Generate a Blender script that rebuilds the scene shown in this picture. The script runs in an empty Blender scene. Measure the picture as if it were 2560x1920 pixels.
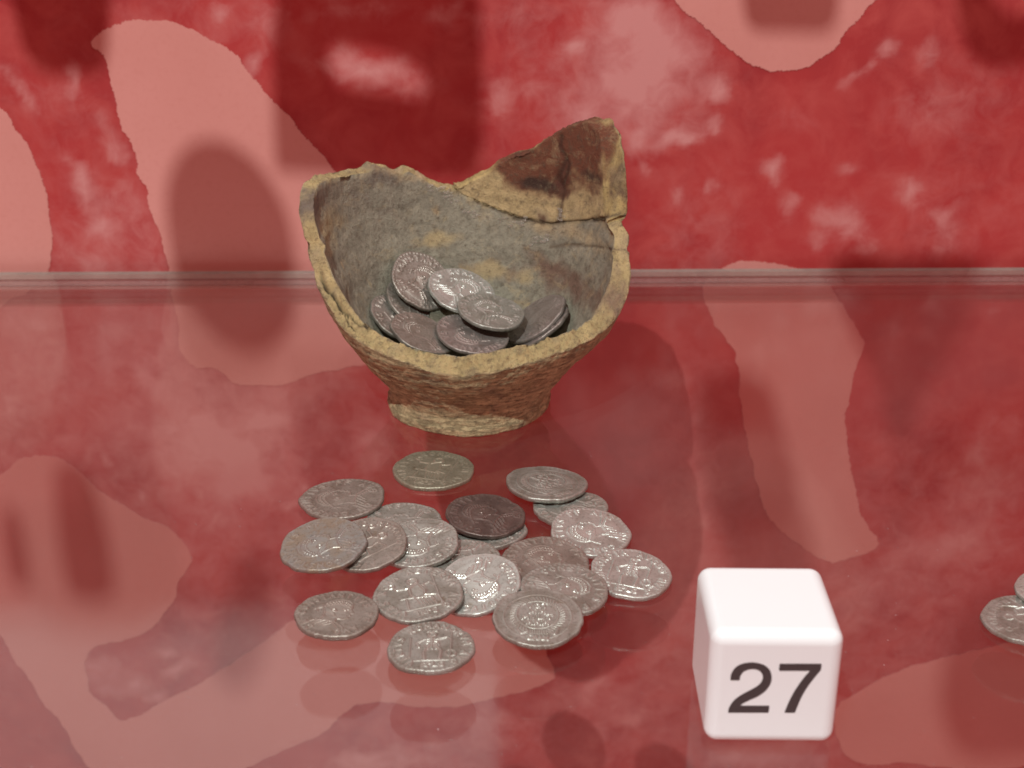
import bpy, bmesh, math, random
import numpy as np
from mathutils import Vector, Matrix, noise as mn

random.seed(4); np.random.seed(4)
S = bpy.context.scene
C = S.collection
MM = 0.001
PI = math.pi

# ------------------------------------------------------------------ camera
PITCH = math.radians(23.5)
FOC = 3416.0            # focal length in photograph pixels (2560 wide)
CAM = np.array([0.0, 0.0, 161.0])
cam_d = bpy.data.cameras.new("camera")
cam = bpy.data.objects.new("camera", cam_d); C.objects.link(cam)
cam.location = CAM * MM
cam.rotation_euler = (math.radians(90) - PITCH, 0, 0)
cam_d.sensor_width = 36.0
cam_d.lens = 36.0 * FOC / 2560.0
cam_d.clip_start = 0.01; cam_d.clip_end = 20
cam_d.dof.use_dof = True
cam_d.dof.focus_distance = 0.335
cam_d.dof.aperture_fstop = 28.0
S.camera = cam

# ------------------------------------------------------------------ light
world = bpy.data.worlds.new("World"); S.world = world
world.use_nodes = True
world.node_tree.nodes["Background"].inputs[0].default_value = (1.0, 0.20, 0.16, 1)
world.node_tree.nodes["Background"].inputs[1].default_value = 0.44
LIGHT = np.array([-190.0, -300.0, 800.0])
sp = bpy.data.lights.new("case_spotlight", 'SPOT')
sp.energy = 43.0; sp.color = (0.985, 1.0, 0.985)
sp.shadow_soft_size = 0.0045
sp.spot_size = math.radians(75); sp.spot_blend = 0.6
so = bpy.data.objects.new("case_spotlight", sp); C.objects.link(so)
so.location = LIGHT * MM
_d = Vector((20, 400, 0)) - Vector(LIGHT)
so.rotation_euler = _d.to_track_quat('-Z', 'Y').to_euler()
# added soft fill from the upper right, lifting the bowl's left inner wall
al = bpy.data.lights.new("soft_fill_light", 'AREA')
al.shape = 'RECTANGLE'; al.size = 0.34; al.size_y = 0.34
al.energy = 2.9; al.color = (.97, 1.0, 0.98)
ao = bpy.data.objects.new("soft_fill_light", al); C.objects.link(ao)
ao.location = (0.44, 0.10, 0.86)
ao.rotation_euler = (Vector((0, .36, 0)) - Vector(ao.location)).to_track_quat('-Z', 'Y').to_euler()

S.view_settings.view_transform = 'Standard'
S.view_settings.look = 'None'
S.view_settings.exposure = 0.0
S.cycles.max_bounces = 12
S.cycles.transparent_max_bounces = 16
S.cycles.sample_clamp_indirect = 6.0

# ------------------------------------------------------------------ helpers
FW = np.array([0, math.cos(PITCH), -math.sin(PITCH)])
UP = np.array([0, math.sin(PITCH), math.cos(PITCH)])
RT = np.array([1.0, 0, 0])

def ray(px, py):
    """direction of the line of sight through a point of the photograph (2560 x 1920)"""
    v = FW + RT * (px - 1280) / FOC - UP * (py - 960) / FOC
    return v / np.linalg.norm(v)

def at_z(px, py, z=0.0):
    v = ray(px, py); return CAM + v * (z - CAM[2]) / v[2]

WY, WS = 482.0, 0.014          # back panel: y = WY + WS * x
def at_wall(px, py, off=0.0):
    v = ray(px, py)
    t = (WY - off) / (v[1] - WS * v[0])
    return CAM + v * t

def tag(o, label=None, cat=None, group=None, kind=None):
    if label: o["label"] = label
    if cat: o["category"] = cat
    if group: o["group"] = group
    if kind: o["kind"] = kind
    return o

def mesh_obj(name, verts, faces, mat=None, parent=None, smooth=True):
    me = bpy.data.meshes.new(name)
    me.from_pydata([tuple(v) for v in (np.asarray(verts) * MM)], [], faces)
    me.validate()
    if smooth:
        me.polygons.foreach_set("use_smooth", [True] * len(me.polygons))
    if mat: me.materials.append(mat)
    o = bpy.data.objects.new(name, me); C.objects.link(o)
    if parent: o.parent = parent
    return o

def set_color(me, cols, name="tone"):
    a = me.color_attributes.new(name, 'FLOAT_COLOR', 'POINT')
    buf = np.ones((len(me.vertices), 4), dtype=np.float32)
    buf[:, :3] = cols
    a.data.foreach_set("color", buf.ravel())

def set_float(me, vals, name):
    a = me.attributes.new(name, 'FLOAT', 'POINT')
    a.data.foreach_set("value", np.asarray(vals, dtype=np.float32))

class NT:
    """small helper for writing node materials"""
    def __init__(self, name):
        self.m = bpy.data.materials.new(name); self.m.use_nodes = True
        self.t = self.m.node_tree; self.t.nodes.clear()
        self.out = self.n("ShaderNodeOutputMaterial")
    def n(self, k, **kw):
        nd = self.t.nodes.new(k)
        for a, b in kw.items(): setattr(nd, a, b)
        return nd
    def l(self, a, b): self.t.links.new(a, b)
    def noise(self, scale, detail=6, rough=.6, dist=0.0, vec=None):
        nd = self.n("ShaderNodeTexNoise")
        nd.inputs["Scale"].default_value = scale; nd.inputs["Detail"].default_value = detail
        nd.inputs["Roughness"].default_value = rough; nd.inputs["Distortion"].default_value = dist
        if vec is None:
            if not hasattr(self, "tc"): self.tc = self.n("ShaderNodeTexCoord")
            vec = self.tc.outputs["Object"]
        self.l(vec, nd.inputs["Vector"])
        return nd.outputs["Fac"]
    def ramp(self, fac, stops):
        r = self.n("ShaderNodeValToRGB")
        e = r.color_ramp.elements
        while len(e) < len(stops): e.new(.5)
        for i, (p, c) in enumerate(stops):
            e[i].position = p
            e[i].color = (c, c, c, 1) if not hasattr(c, '__len__') else (*c, 1)
        self.l(fac, r.inputs["Fac"]); return r.outputs["Color"]
    def mix(self, a, b, fac, mode='MIX'):
        x = self.n("ShaderNodeMix", data_type='RGBA', blend_type=mode)
        for s, v in ((x.inputs["Factor"], fac), (x.inputs["A"], a), (x.inputs["B"], b)):
            if isinstance(v, (int, float)): s.default_value = v
            elif isinstance(v, tuple): s.default_value = (*v, 1)
            else: self.l(v, s)
        return x.outputs["Result"]
    def math(self, op, a, b=0.0, c=None):
        x = self.n("ShaderNodeMath", operation=op)
        for i, v in enumerate((a, b) if c is None else (a, b, c)):
            if isinstance(v, (int, float)): x.inputs[i].default_value = v
            else: self.l(v, x.inputs[i])
        return x.outputs[0]
    def bump(self, h, strength, dist):
        b = self.n("ShaderNodeBump")
        b.inputs["Strength"].default_value = strength; b.inputs["Distance"].default_value = dist
        self.l(h, b.inputs["Height"]); return b.outputs["Normal"]
    def attr(self, name, out="Color"):
        a = self.n("ShaderNodeAttribute", attribute_name=name); return a.outputs[out]
    def bsdf(self, color, rough=.6, metal=0.0, normal=None, spec=.5):
        p = self.n("ShaderNodeBsdfPrincipled")
        for k, v in (("Base Color", color), ("Roughness", rough), ("Metallic", metal)):
            s = p.inputs[k]
            if isinstance(v, (int, float)): s.default_value = v
            elif isinstance(v, tuple): s.default_value = (*v, 1)
            else: self.l(v, s)
        p.inputs["Specular IOR Level"].default_value = spec
        if normal is not None: self.l(normal, p.inputs["Normal"])
        return p
    def done(self, sh):
        self.l(sh, self.out.inputs["Surface"]); return self.m

# ------------------------------------------------------------------ materials
def mat_glass():
    t = NT("clear_shelf_glass")
    g = t.n("ShaderNodeNewGeometry")
    dot = t.n("ShaderNodeVectorMath", operation='DOT_PRODUCT')
    t.l(g.outputs["Incoming"], dot.inputs[0]); t.l(g.outputs["Normal"], dot.inputs[1])
    c = t.math('ABSOLUTE', dot.outputs["Value"])
    f = t.math('MULTIPLY_ADD', t.math('POWER', t.math('SUBTRACT', 1.0, c), 5.0), 1.08, 0.052)
    tr = t.n("ShaderNodeBsdfTransparent"); tr.inputs[0].default_value = (.965, .975, .968, 1)
    gl = t.n("ShaderNodeBsdfGlossy"); gl.inputs["Roughness"].default_value = 0.09
    gl.inputs["Color"].default_value = (1, 1, 1, 1)
    mx = t.n("ShaderNodeMixShader")
    t.l(f, mx.inputs[0]); t.l(tr.outputs[0], mx.inputs[1]); t.l(gl.outputs[0], mx.inputs[2])
    # a thin film of dust on the faces
    du = t.n("ShaderNodeBsdfDiffuse"); du.inputs["Color"].default_value = (.72, .74, .74, 1)
    sp1 = t.ramp(t.noise(900, 2, .5), [(.74, 0.0), (.80, .30)])
    am = t.math('ADD', t.ramp(t.noise(9, 4, .6, .5), [(.3, .005), (.7, .017)]), sp1)
    m2 = t.n("ShaderNodeMixShader")
    t.l(am, m2.inputs[0]); t.l(mx.outputs[0], m2.inputs[1]); t.l(du.outputs[0], m2.inputs[2])
    return t.done(m2.outputs[0])

def mat_edge(name, col, transp):
    t = NT(name)
    v = t.noise(40, 5, .7); k = t.noise(420, 4, .7)
    d = t.bsdf(t.mix(tuple(x * .72 for x in col), tuple(x * 1.2 for x in col), t.ramp(t.math('ADD', t.math('MULTIPLY', v, .7), t.math('MULTIPLY', k, .3)), [(.35, 0.0), (.65, 1.0)])), .35)
    tr = t.n("ShaderNodeBsdfTransparent"); tr.inputs[0].default_value = (.9, .93, .9, 1)
    mx = t.n("ShaderNodeMixShader"); mx.inputs[0].default_value = transp
    t.l(d.outputs[0], mx.inputs[1]); t.l(tr.outputs[0], mx.inputs[2])
    return t.done(mx.outputs[0])

def mat_print():
    t = NT("red_watercolour_print")
    big = t.noise(16, 4, .55, .5)
    fine = t.noise(60, 7, .62, .5)
    wash = t.attr("wash", "Fac")
    dark, mid, lite = (.27, .027, .030), (.36, .040, .040), (.41, .075, .068)
    c = t.mix(dark, mid, t.ramp(big, [(.32, 0.0), (.6, 1.0)]))
    c = t.mix(c, lite, t.ramp(fine, [(.42, 0.0), (.70, .8)]))
    w2 = t.math('MULTIPLY_ADD', t.math('SUBTRACT', t.noise(110, 7, .66, .5), .5), 1.15, wash)
    keep = t.math('GREATER_THAN', wash, .015)
    w3 = t.math('MULTIPLY', t.ramp(w2, [(.0, 0.0), (.85, 1.0)]), t.ramp(wash, [(0.0, 0.0), (.22, 1.0)]))
    c = t.mix(c, (.50, .235, .225), w3)
    grain = t.noise(900, 3, .6)
    c = t.mix(c, (.9, .9, .9), t.math('MULTIPLY', t.math('SUBTRACT', grain, .5), .12), 'MULTIPLY')
    p = t.bsdf(c, .62, 0, t.bump(grain, .12, .0002), .25)
    return t.done(p.outputs[0])

def mat_paper():
    t = NT("pink_torn_paper_print")
    a = t.noise(20, 4, .5); b = t.noise(500, 4, .6)
    c = t.mix((.50, .23, .20), (.54, .26, .23), t.ramp(a, [(.3, 0.0), (.7, 1.0)]))
    c = t.mix(c, (.46, .19, .165), t.ramp(b, [(.5, 0.0), (.9, .5)]))
    p = t.bsdf(c, .65, 0, t.bump(b, .15, .0002), .25)
    return t.done(p.outputs[0])

def mat_pot():
    t = NT("coarse_buff_pottery")
    base = t.attr("tone")
    n1 = t.noise(620, 8, .75); n2 = t.noise(1700, 5, .7); n3 = t.noise(150, 8, .75, 1.0)
    c = t.mix(base, (.10, .082, .055), t.ramp(n1, [(.50, 0.0), (.66, .66)]))
    c = t.mix(c, (.49, .41, .23), t.ramp(n3, [(.52, 0.0), (.72, .50)]))
    c = t.mix(c, (.06, .045, .03), t.ramp(n2, [(.56, 0.0), (.70, .6)]))
    mp = t.n("ShaderNodeMapping"); mp.inputs["Scale"].default_value = (1, 1, 5.5); t.l(t.tc.outputs["Object"], mp.inputs["Vector"])
    st = t.noise(230, 7, .75, .4, mp.outputs[0]); sk = t.attr("streak", "Fac")
    c = t.mix(c, (.12, .075, .042), t.math('MULTIPLY', sk, t.ramp(st, [(.56, 0.0), (.72, .45)])))
    h = t.math('ADD', t.math('MULTIPLY', n1, 1.0), t.math('MULTIPLY', n2, .45))
    h = t.math('SUBTRACT', h, t.math('MULTIPLY', sk, t.ramp(st, [(.50, 0.0), (.66, 1.0)])))
    p = t.bsdf(c, .88, 0, t.bump(h, .8, .0010), .25)
    gl = t.attr("glue", "Fac")
    r = t.math('MULTIPLY_ADD', t.math('MULTIPLY', gl, t.ramp(n1, [(.42, 0.0), (.6, 1.0)])), -.72, .88)
    t.l(r, p.inputs["Roughness"])
    return t.done(p.outputs[0])

def mat_coin(name, base, patina, amt, metal=.55, rough=.31):
    t = NT(name)
    oi = t.n("ShaderNodeObjectInfo")
    tc = t.n("ShaderNodeTexCoord")
    va = t.n("ShaderNodeVectorMath", operation='ADD')
    mu = t.n("ShaderNodeVectorMath", operation='SCALE'); mu.inputs["Scale"].default_value = 3.0
    cb = t.n("ShaderNodeCombineXYZ")
    t.l(oi.outputs["Random"], cb.inputs[0]); t.l(oi.outputs["Random"], cb.inputs[1])
    t.l(cb.outputs[0], mu.inputs[0])
    t.l(tc.outputs["Object"], va.inputs[0]); t.l(mu.outputs[0], va.inputs[1])
    v = va.outputs[0]
    a = t.noise(180, 6, .65, .6, v); b = t.noise(1500, 5, .7, 0, v)
    c = t.mix(base, patina, t.ramp(a, [(.42, 0.0), (.60, amt)]))
    c = t.mix(c, tuple(x * .35 for x in patina), t.ramp(b, [(.54, 0.0), (.68, .6)]))
    c = t.mix(c, (patina[0] * .8, patina[1] * .62, patina[2] * .45), t.ramp(t.noise(420, 6, .7, 1.0, v), [(.56, 0.0), (.70, .65)]))
    wear = t.attr("wear", "Fac")
    c = t.mix(c, tuple(min(1, x * 1.35) for x in base), t.math('MULTIPLY', wear, .55))
    r = t.math('MULTIPLY_ADD', wear, -.14, rough + .04)
    r = t.math('MULTIPLY_ADD', b, .15, r)
    p = t.bsdf(c, r, metal, t.bump(b, .35, .00012))
    return t.done(p.outputs[0])

M_GLASS = mat_glass()
M_PRINT = mat_print(); M_PAPER = mat_paper(); M_POT = mat_pot()
M_SILVER = mat_coin("worn_silver", (.33, .35, .315), (.20, .20, .165), .75)
M_BRIGHT = mat_coin("bright_silver", (.42, .46, .425), (.28, .295, .26), .65, rough=.26)
M_GREEN = mat_coin("greenish_silver", (.275, .28, .21), (.18, .18, .13), .7, rough=.34)
M_BROWN = mat_coin("brown_toned_silver", (.28, .27, .235), (.18, .165, .135), .8, rough=.33)
M_DARK = mat_coin("dark_tarnished_silver", (.14, .115, .10), (.085, .066, .058), .8, rough=.33)
M_GREY = mat_coin("blue_grey_toned_silver", (.25, .265, .245), (.26, .21, .14), .7, rough=.34)
M_MAUVE = mat_coin("mauve_toned_silver", (.28, .26, .235), (.19, .168, .15), .8, rough=.34)

# ------------------------------------------------------------------ back panel with its print
def rough_outline(pts, amp=.55, step=.35, seed=0):
    """a polygon in (u, z) mm made ragged like torn paper"""
    out = []
    n = len(pts); acc = 0.0
    for i in range(n):
        a = np.array(pts[i]); b = np.array(pts[(i + 1) % n])
        L = np.linalg.norm(b - a); k = max(1, int(L / step))
        nrm = np.array([-(b - a)[1], (b - a)[0]]) / max(L, 1e-6)
        for j in range(k):
            s = acc + L * j / k
            d = (mn.noise(Vector((s * .16, seed * 7.3, 0))) * 1.5 + mn.noise(Vector((s * .55, seed * 3.1, 5))) * .8
                 + mn.noise(Vector((s * 1.5, seed, 9))) * .9 + mn.noise(Vector((s * 3.3, seed, 2))) * .5) * amp
            out.append(a + (b - a) * j / k + nrm * d)
        acc += L
    return out

def smooth_closed(pts, it=1):
    for _ in range(it):
        q = []
        for i in range(len(pts)):
            a = np.array(pts[i], float); b = np.array(pts[(i + 1) % len(pts)], float)
            q += [a * .75 + b * .25, a * .25 + b * .75]
        pts = q
    return pts

def extrude_poly(name, outline3, thick_vec, mat, parent=None):
    """closed slab from a planar outline (list of 3-D mm points)"""
    bm = bmesh.new()
    a = [bm.verts.new(Vector(p) * MM) for p in outline3]
    b = [bm.verts.new((Vector(p) + Vector(thick_vec)) * MM) for p in outline3]
    f1 = bm.faces.new(a); f2 = bm.faces.new(list(reversed(b)))
    n = len(a)
    for i in range(n):
        bm.faces.new((a[i], b[i], b[(i + 1) % n], a[(i + 1) % n]))
    bmesh.ops.recalc_face_normals(bm, faces=bm.faces[:])
    bmesh.ops.triangulate(bm, faces=[f1, f2], ngon_method='EAR_CLIP')
    me = bpy.data.meshes.new(name); bm.to_mesh(me); bm.free()
    me.materials.append(mat)
    o = bpy.data.objects.new(name, me); C.objects.link(o)
    if parent: o.parent = parent
    return o

def w3(px, py): return at_wall(px, py)

# coordinates below are read off enlargements of the photograph; these turn them into photograph pixels
def K(x0, y0, s): return lambda pts: [(x0 + x * s, y0 + y * s) for x, y in pts]
k1 = K(0, 0, .42198); k3 = K(1500, 0, .4792); k4 = K(0, 1100, .4942); k5 = K(680, 1380, .3707)
k6 = K(1640, 1340, .4159); k7 = K(0, 560, .5063); k8 = K(1500, 540, .5425); kd = K(0, 0, 1.15732)
kp = K(700, 260, .4159); kq = K(700, 580, .4159); kc = K(900, 600, .24412)

# --- pale washes in the red print : (x, y, half width, half height, angle, strength) in photograph pixels
WASH = []
def wash(k, lst):
    for x, y, a, b, ang, s in lst:
        (p,) = k([(x, y)]); (q,) = k([(x + 1, y)]); sc = q[0] - p[0]
        WASH.append((p[0], p[1], a * sc, b * sc, math.radians(ang), s))
wash(k1, [(430, 490, 30, 90, -8, .8), (150, 560, 25, 120, -38, .7), (40, 420, 60, 60, 0, .3), (500, 1080, 45, 150, -28, .95),
          (600, 1340, 70, 80, 0, .75), (560, 1560, 60, 70, 0, .5), (690, 900, 40, 50, 0, .6), (620, 760, 60, 130, -20, .35),
          (710, 1090, 30, 50, 0, .5), (1290, 40, 40, 45, 0, .7), (1540, 400, 30, 70, 50, .9), (1570, 130, 80, 200, 0, .22),
          (260, 600, 200, 120, 0, .18), (780, 1250, 60, 140, -20, .25)])
wash(K(800, 0, .4069), [(330, 440, 230, 75, 12, 1.1), (1950, 520, 330, 230, 0, .95), (1980, 130, 220, 130, 0, .85),
          (1550, 290, 45, 40, -45, .9), (1110, 600, 60, 70, 0, .6), (1250, 90, 200, 90, 0, .18), (800, 90, 160, 60, 0, .35),
          (1330, 560, 80, 40, 0, .3), (200, 70, 300, 60, 0, .35), (1600, 720, 90, 80, 0, .8), (1960, 880, 50, 60, 30, .5)])
wash(k3, [(200, 400, 170, 240, 0, .55), (200, 100, 180, 120, 0, .45), (470, 270, 130, 70, 20, .55), (600, 480, 50, 35, 30, 1.0), (610, 635, 35, 30, 0, .8),
          (430, 730, 80, 35, -12, 1.3), (200, 740, 35, 60, 20, .55), (880, 895, 50, 45, 30, 1.1), (230, 880, 30, 40, 0, .5),
          (400, 1030, 30, 50, 0, .6), (980, 1060, 50, 60, 0, .6), (1220, 1130, 90, 80, 0, .75), (1300, 1180, 60, 40, 0, .8),
          (1620, 1000, 45, 60, -30, 1.05), (1770, 1120, 40, 35, 0, .8), (1510, 270, 60, 50, 0, .75), (1410, 390, 35, 30, 0, .75),
          (1300, 430, 50, 30, 0, .6), (1720, 270, 50, 50, 0, .5), (1380, 1270, 50, 40, 0, .5), (1180, 1280, 50, 30, 0, .5),
          (1770, 1230, 60, 60, 0, .4), (600, 980, 30, 25, 0, .5), (1300, 860, 60, 30, 0, .3), (1900, 500, 300, 180, 0, .22),
          (1000, 600, 140, 60, 0, .22), (1640, 600, 160, 100, 0, .2)])
wash(k7, [(175, 480, 30, 30, 0, .7), (140, 480, 120, 120, 0, .25), (740, 790, 45, 30, 40, .9), (790, 850, 30, 30, 0, .5), (980, 765, 25, 20, 0, .5), (1015, 970, 35, 25, 0, .8),
          (1300, 980, 90, 30, 5, .95), (1190, 1160, 60, 60, 20, 1.2), (1060, 1070, 60, 60, 0, .8), (780, 670, 25, 25, 0, .5),
          (80, 930, 35, 30, 0, .6), (120, 1080, 40, 40, 0, .4), (30, 1150, 25, 25, 0, .7), (900, 1100, 130, 90, 0, .45),
          (1180, 1290, 90, 60, -30, .7), (690, 1345, 22, 18, 0, .8), (540, 1160, 30, 22, 30, .7), (970, 1330, 25, 25, 0, .5),
          (1480, 1290, 28, 25, 0, .9), (1430, 1380, 40, 22, -15, .9), (1220, 1180, 260, 180, 0, .35), (1840, 1060, 60, 80, 20, .6),
          (1855, 1165, 35, 35, 0, .6), (650, 990, 30, 22, 0, .4), (540, 530, 40, 30, 0, .35), (1020, 1460, 60, 40, 0, .4)])
wash(k4, [(830, 1070, 40, 22, 0, .8), (880, 1160, 65, 28, -25, 1.0), (500, 1170, 90, 40, 0, .55), (700, 1230, 40, 25, 0, .8),
          (780, 1300, 40, 25, 0, .7), (1390, 790, 60, 40, 0, .6), (600, 1250, 110, 40, 0, .5), (1790, 1640, 90, 40, 0, .7)])
wash(k5, [(600, 1390, 110, 40, 0, .8), (850, 1330, 60, 30, 0, .4), (900, 1440, 90, 30, 0, .5), (1100, 1290, 60, 30, 0, .4), (1560, 1290, 80, 50, 0, .5), (1740, 1120, 50, 30, 0, .4),
          (2150, 1000, 90, 60, -30, .6), (2180, 1300, 60, 90, 0, .6)])
wash(K(860, 1600, .47016), [(1370, 215, 60, 40, -35, .9), (1540, 425, 60, 25, 0, .7), (860, 420, 50, 25, 0, .6), (1180, 300, 90, 60, 0, .4),
          (1310, 640, 60, 30, 0, .8), (300, 640, 140, 40, 0, .5), (1480, 330, 140, 90, 0, .3), (700, 480, 90, 60, 0, .35), (2050, 620, 90, 60, 0, .6)])
wash(k6, [(700, 1310, 190, 60, 0, .6), (1330, 240, 180, 60, -30, .45), (1500, 330, 220, 90, -30, .3), (1790, 60, 200, 70, 0, .5), (1250, 440, 60, 60, 0, .25)])
wash(k8, [(340, 780, 40, 30, 0, .4), (1830, 430, 30, 40, 0, .4), (1720, 1090, 50, 60, 0, .5), (1780, 1250, 120, 120, 0, .4),
          (1660, 1470, 100, 50, -20, .5), (1500, 1540, 120, 40, 0, .35), (580, 1290, 30, 30, 0, .3), (460, 1410, 50, 40, 0, .3), (1850, 980, 60, 40, 0, .35)])

wash(kd, [(300, 960, 450, 380, 0, .62), (2000, 1590, 260, 90, 0, .45), (500, 760, 260, 160, 0, .3), (1250, 1560, 500, 130, 0, .30), (1950, 1250, 330, 330, 0, .34), (1480, 1100, 90, 400, 0, .34), (400, 60, 200, 80, 0, .2), (1150, 200, 120, 200, 0, .2), (1500, 500, 120, 120, 0, .15), (2050, 450, 200, 120, 0, .15)])  # broad washes, also painting haze of the shelf glass into the print
panel = bpy.data.objects.new("back_panel", None); C.objects.link(panel)
panel.location = (0, WY * MM, 0); panel.rotation_euler = (0, 0, math.atan(WS))
tag(panel, "red and pink printed back panel of the case standing behind the glass shelf", kind="structure")
UAX = np.array([1, WS, 0]) / math.hypot(1, WS); NAX = np.array([WS, -1, 0]) / math.hypot(1, WS)
def uz(px, py):
    p = at_wall(px, py) - np.array([0, WY, 0]); return (float(p @ UAX), float(p[2]))

us = np.arange(-300, 300.1, 1.8); zs = np.arange(-300, 420.1, 1.8)
U0, Z0 = np.meshgrid(us, zs)
_w = np.array([(mn.noise(Vector((a * .06, b * .06, 0))) * 5 + mn.noise(Vector((a * .2, b * .2, 3))) * 2.6, mn.noise(Vector((a * .06, b * .06, 11))) * 5 + mn.noise(Vector((a * .2, b * .2, 17))) * 2.6)
               for a, b in zip(U0.ravel(), Z0.ravel())])
UU = U0 + _w[:, 0].reshape(U0.shape); ZZ = Z0 + _w[:, 1].reshape(U0.shape)
Wf = np.zeros_like(UU)
for (x, y, a, b, ang, s) in WASH:
    cu, cz = uz(x, y); eu = uz(x + 1, y)[0] - cu; ez = cz - uz(x, y + 1)[1]
    du = (UU - cu) / eu; dv = -(ZZ - cz) / ez
    q = ((du * math.cos(ang) + dv * math.sin(ang)) / a) ** 2 + ((-du * math.sin(ang) + dv * math.cos(ang)) / b) ** 2
    Wf = np.maximum(Wf, 0) + s * np.exp(-q * .75) * .68
rng = np.random.RandomState(11)
for _ in range(90):      # the print goes on above the part the camera sees
    cu, cz, a, s = rng.uniform(-290, 290), rng.uniform(110, 410), rng.uniform(3, 22), rng.uniform(.2, .8)
    Wf += s * np.exp(-((UU - cu) ** 2 + ((ZZ - cz) * 1.3) ** 2) / (a * a)) * .6
nu, nz = len(us), len(zs)
vv = np.stack([U0.ravel(), np.zeros(UU.size), Z0.ravel()], 1)
ff = [(j * nu + i, j * nu + i + 1, (j + 1) * nu + i + 1, (j + 1) * nu + i) for j in range(nz - 1) for i in range(nu - 1)]
po = mesh_obj("printed_sheet", vv, ff, M_PRINT, panel)
set_float(po.data, np.clip(Wf, 0, 1.2).ravel(), "wash")
# the board behind the sheet
bpts = [(-300, 0.6, -300), (300, 0.6, -300), (300, 0.6, 420), (-300, 0.6, 420)]
extrude_poly("backing_board", bpts, (0, 12, 0), M_PAPER, panel)

PAPER = []
PAPER.append(k1([(655, 155), (700, 150), (790, 118), (900, 122), (1040, 128), (1090, 165), (1180, 195), (1260, 235), (1350, 290), (1430, 330),
                 (1445, 400), (1480, 455), (1530, 480), (1580, 560), (1640, 620), (1720, 700), (1800, 800), (1880, 890), (1960, 980),
                 (2060, 1090), (2300, 1200), (2500, 1500)])
             + [(1000, 760), (960, 900)] + k7([(1800, 692), (1650, 722), (1540, 740), (1430, 790), (1280, 800), (1160, 795), (1110, 742), (1040, 706),
                 (950, 705), (905, 650), (885, 600), (892, 490), (862, 400), (850, 350)])
             + k1([(995, 1560), (960, 1420), (940, 1340), (870, 1190), (880, 1130), (800, 1030), (822, 965), (765, 830), (715, 740), (690, 560), (650, 480), (640, 420), (620, 330), (525, 260), (590, 190)]))
PAPER.append(k1([(-500, 300), (-200, 500), (0, 630), (90, 750), (150, 830), (200, 920), (235, 1020), (260, 1100), (285, 1190), (290, 1300), (310, 1400), (305, 1560), (285, 1600)])
             + [(118, 690), (70, 728), (40, 742), (20, 752), (-30, 790), (-160, 820)])
PAPER.append([(1700, -700), (1640, -420), (1620, -250), (1630, -120)] + k3([(380, 0), (440, 60), (520, 120), (640, 220), (750, 320), (850, 355), (920, 378), (1080, 355), (1160, 300), (1230, 250),
                 (1270, 180), (1380, 60), (1440, 0)]) + [(2280, -130), (2380, -300), (2420, -520), (2300, -700)])
PAPER.append(k8([(470, 300), (560, 236), (620, 213), (680, 208), (740, 205), (810, 220), (930, 245), (1050, 300), (1120, 420), (1215, 560), (1215, 610), (1170, 700),
                 (1150, 850), (1125, 930), (1140, 1040), (1150, 1150), (1190, 1330), (1230, 1430), (1290, 1500), (1270, 1540), (1160, 1575), (1040, 1600),
                 (900, 1500), (800, 1420), (740, 1320), (690, 1080), (640, 850), (640, 660), (580, 560), (520, 490), (475, 380)]))
PAPER.append(k4([(-300, 300), (-100, 240), (0, 185), (90, 100), (200, 70), (300, 95), (370, 135), (430, 190), (520, 270), (640, 340), (760, 410), (830, 425), (900, 480),
                 (965, 570), (965, 630), (900, 720), (890, 790), (830, 880), (760, 960), (640, 1015), (520, 1020), (420, 1100), (440, 1200), (455, 1290),
                 (530, 1330), (600, 1420), (650, 1420), (780, 1350), (1000, 1240), (1200, 1110), (1320, 1030), (1490, 900)])
             + [(800, 1525), (1000, 1520), (1250, 1535), (1350, 1590), (1392, 1690)]
             + k5([(1850, 885), (1650, 950), (1400, 1012), (1200, 1050), (950, 1040), (760, 1010), (600, 1020), (500, 1070), (350, 1220), (0, 1370)])
             + k4([(1250, 1659), (1000, 1800), (520, 1760), (460, 1659), (370, 1560), (330, 1450), (200, 1310), (140, 1190), (60, 1110), (0, 960), (-200, 900)]))
PAPER.append(k6([(1090, 1010), (1170, 960), (1340, 860), (1600, 760), (1900, 690), (2300, 600), (2600, 700), (2600, 1300), (2212, 1400), (1700, 1395), (1480, 1350), (1300, 1385), (1150, 1340), (1100, 1240), (1060, 1130)]))
PAPER.append(k6([(1200, 1620), (1500, 1480), (1900, 1500), (2400, 1560), (2400, 1900), (1300, 1900)]))
for i, poly in enumerate(PAPER):
    q = [uz(*p) for p in poly]
    q = rough_outline(smooth_closed(q, 1), .52, .3, i + 1)
    extrude_poly("torn_paper_shape", [(a, -.04, b) for a, b in q], (0, -.22, 0), M_PAPER, panel)
# unseen pale grey board, added to reflect as haze in the shelf glass
_tp = NT("pale_grey_board"); M_TP = _tp.done(_tp.bsdf(_tp.mix((.66, .72, .72), (.72, .77, .77), _tp.noise(30, 4, .6)), .6).outputs[0])
extrude_poly("haze_reflector", [(-299, -.05, 146), (-6, -.05, 146), (-6, -.05, 418), (-299, -.05, 418)], (0, -2.5, 0), M_TP, panel)

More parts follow.
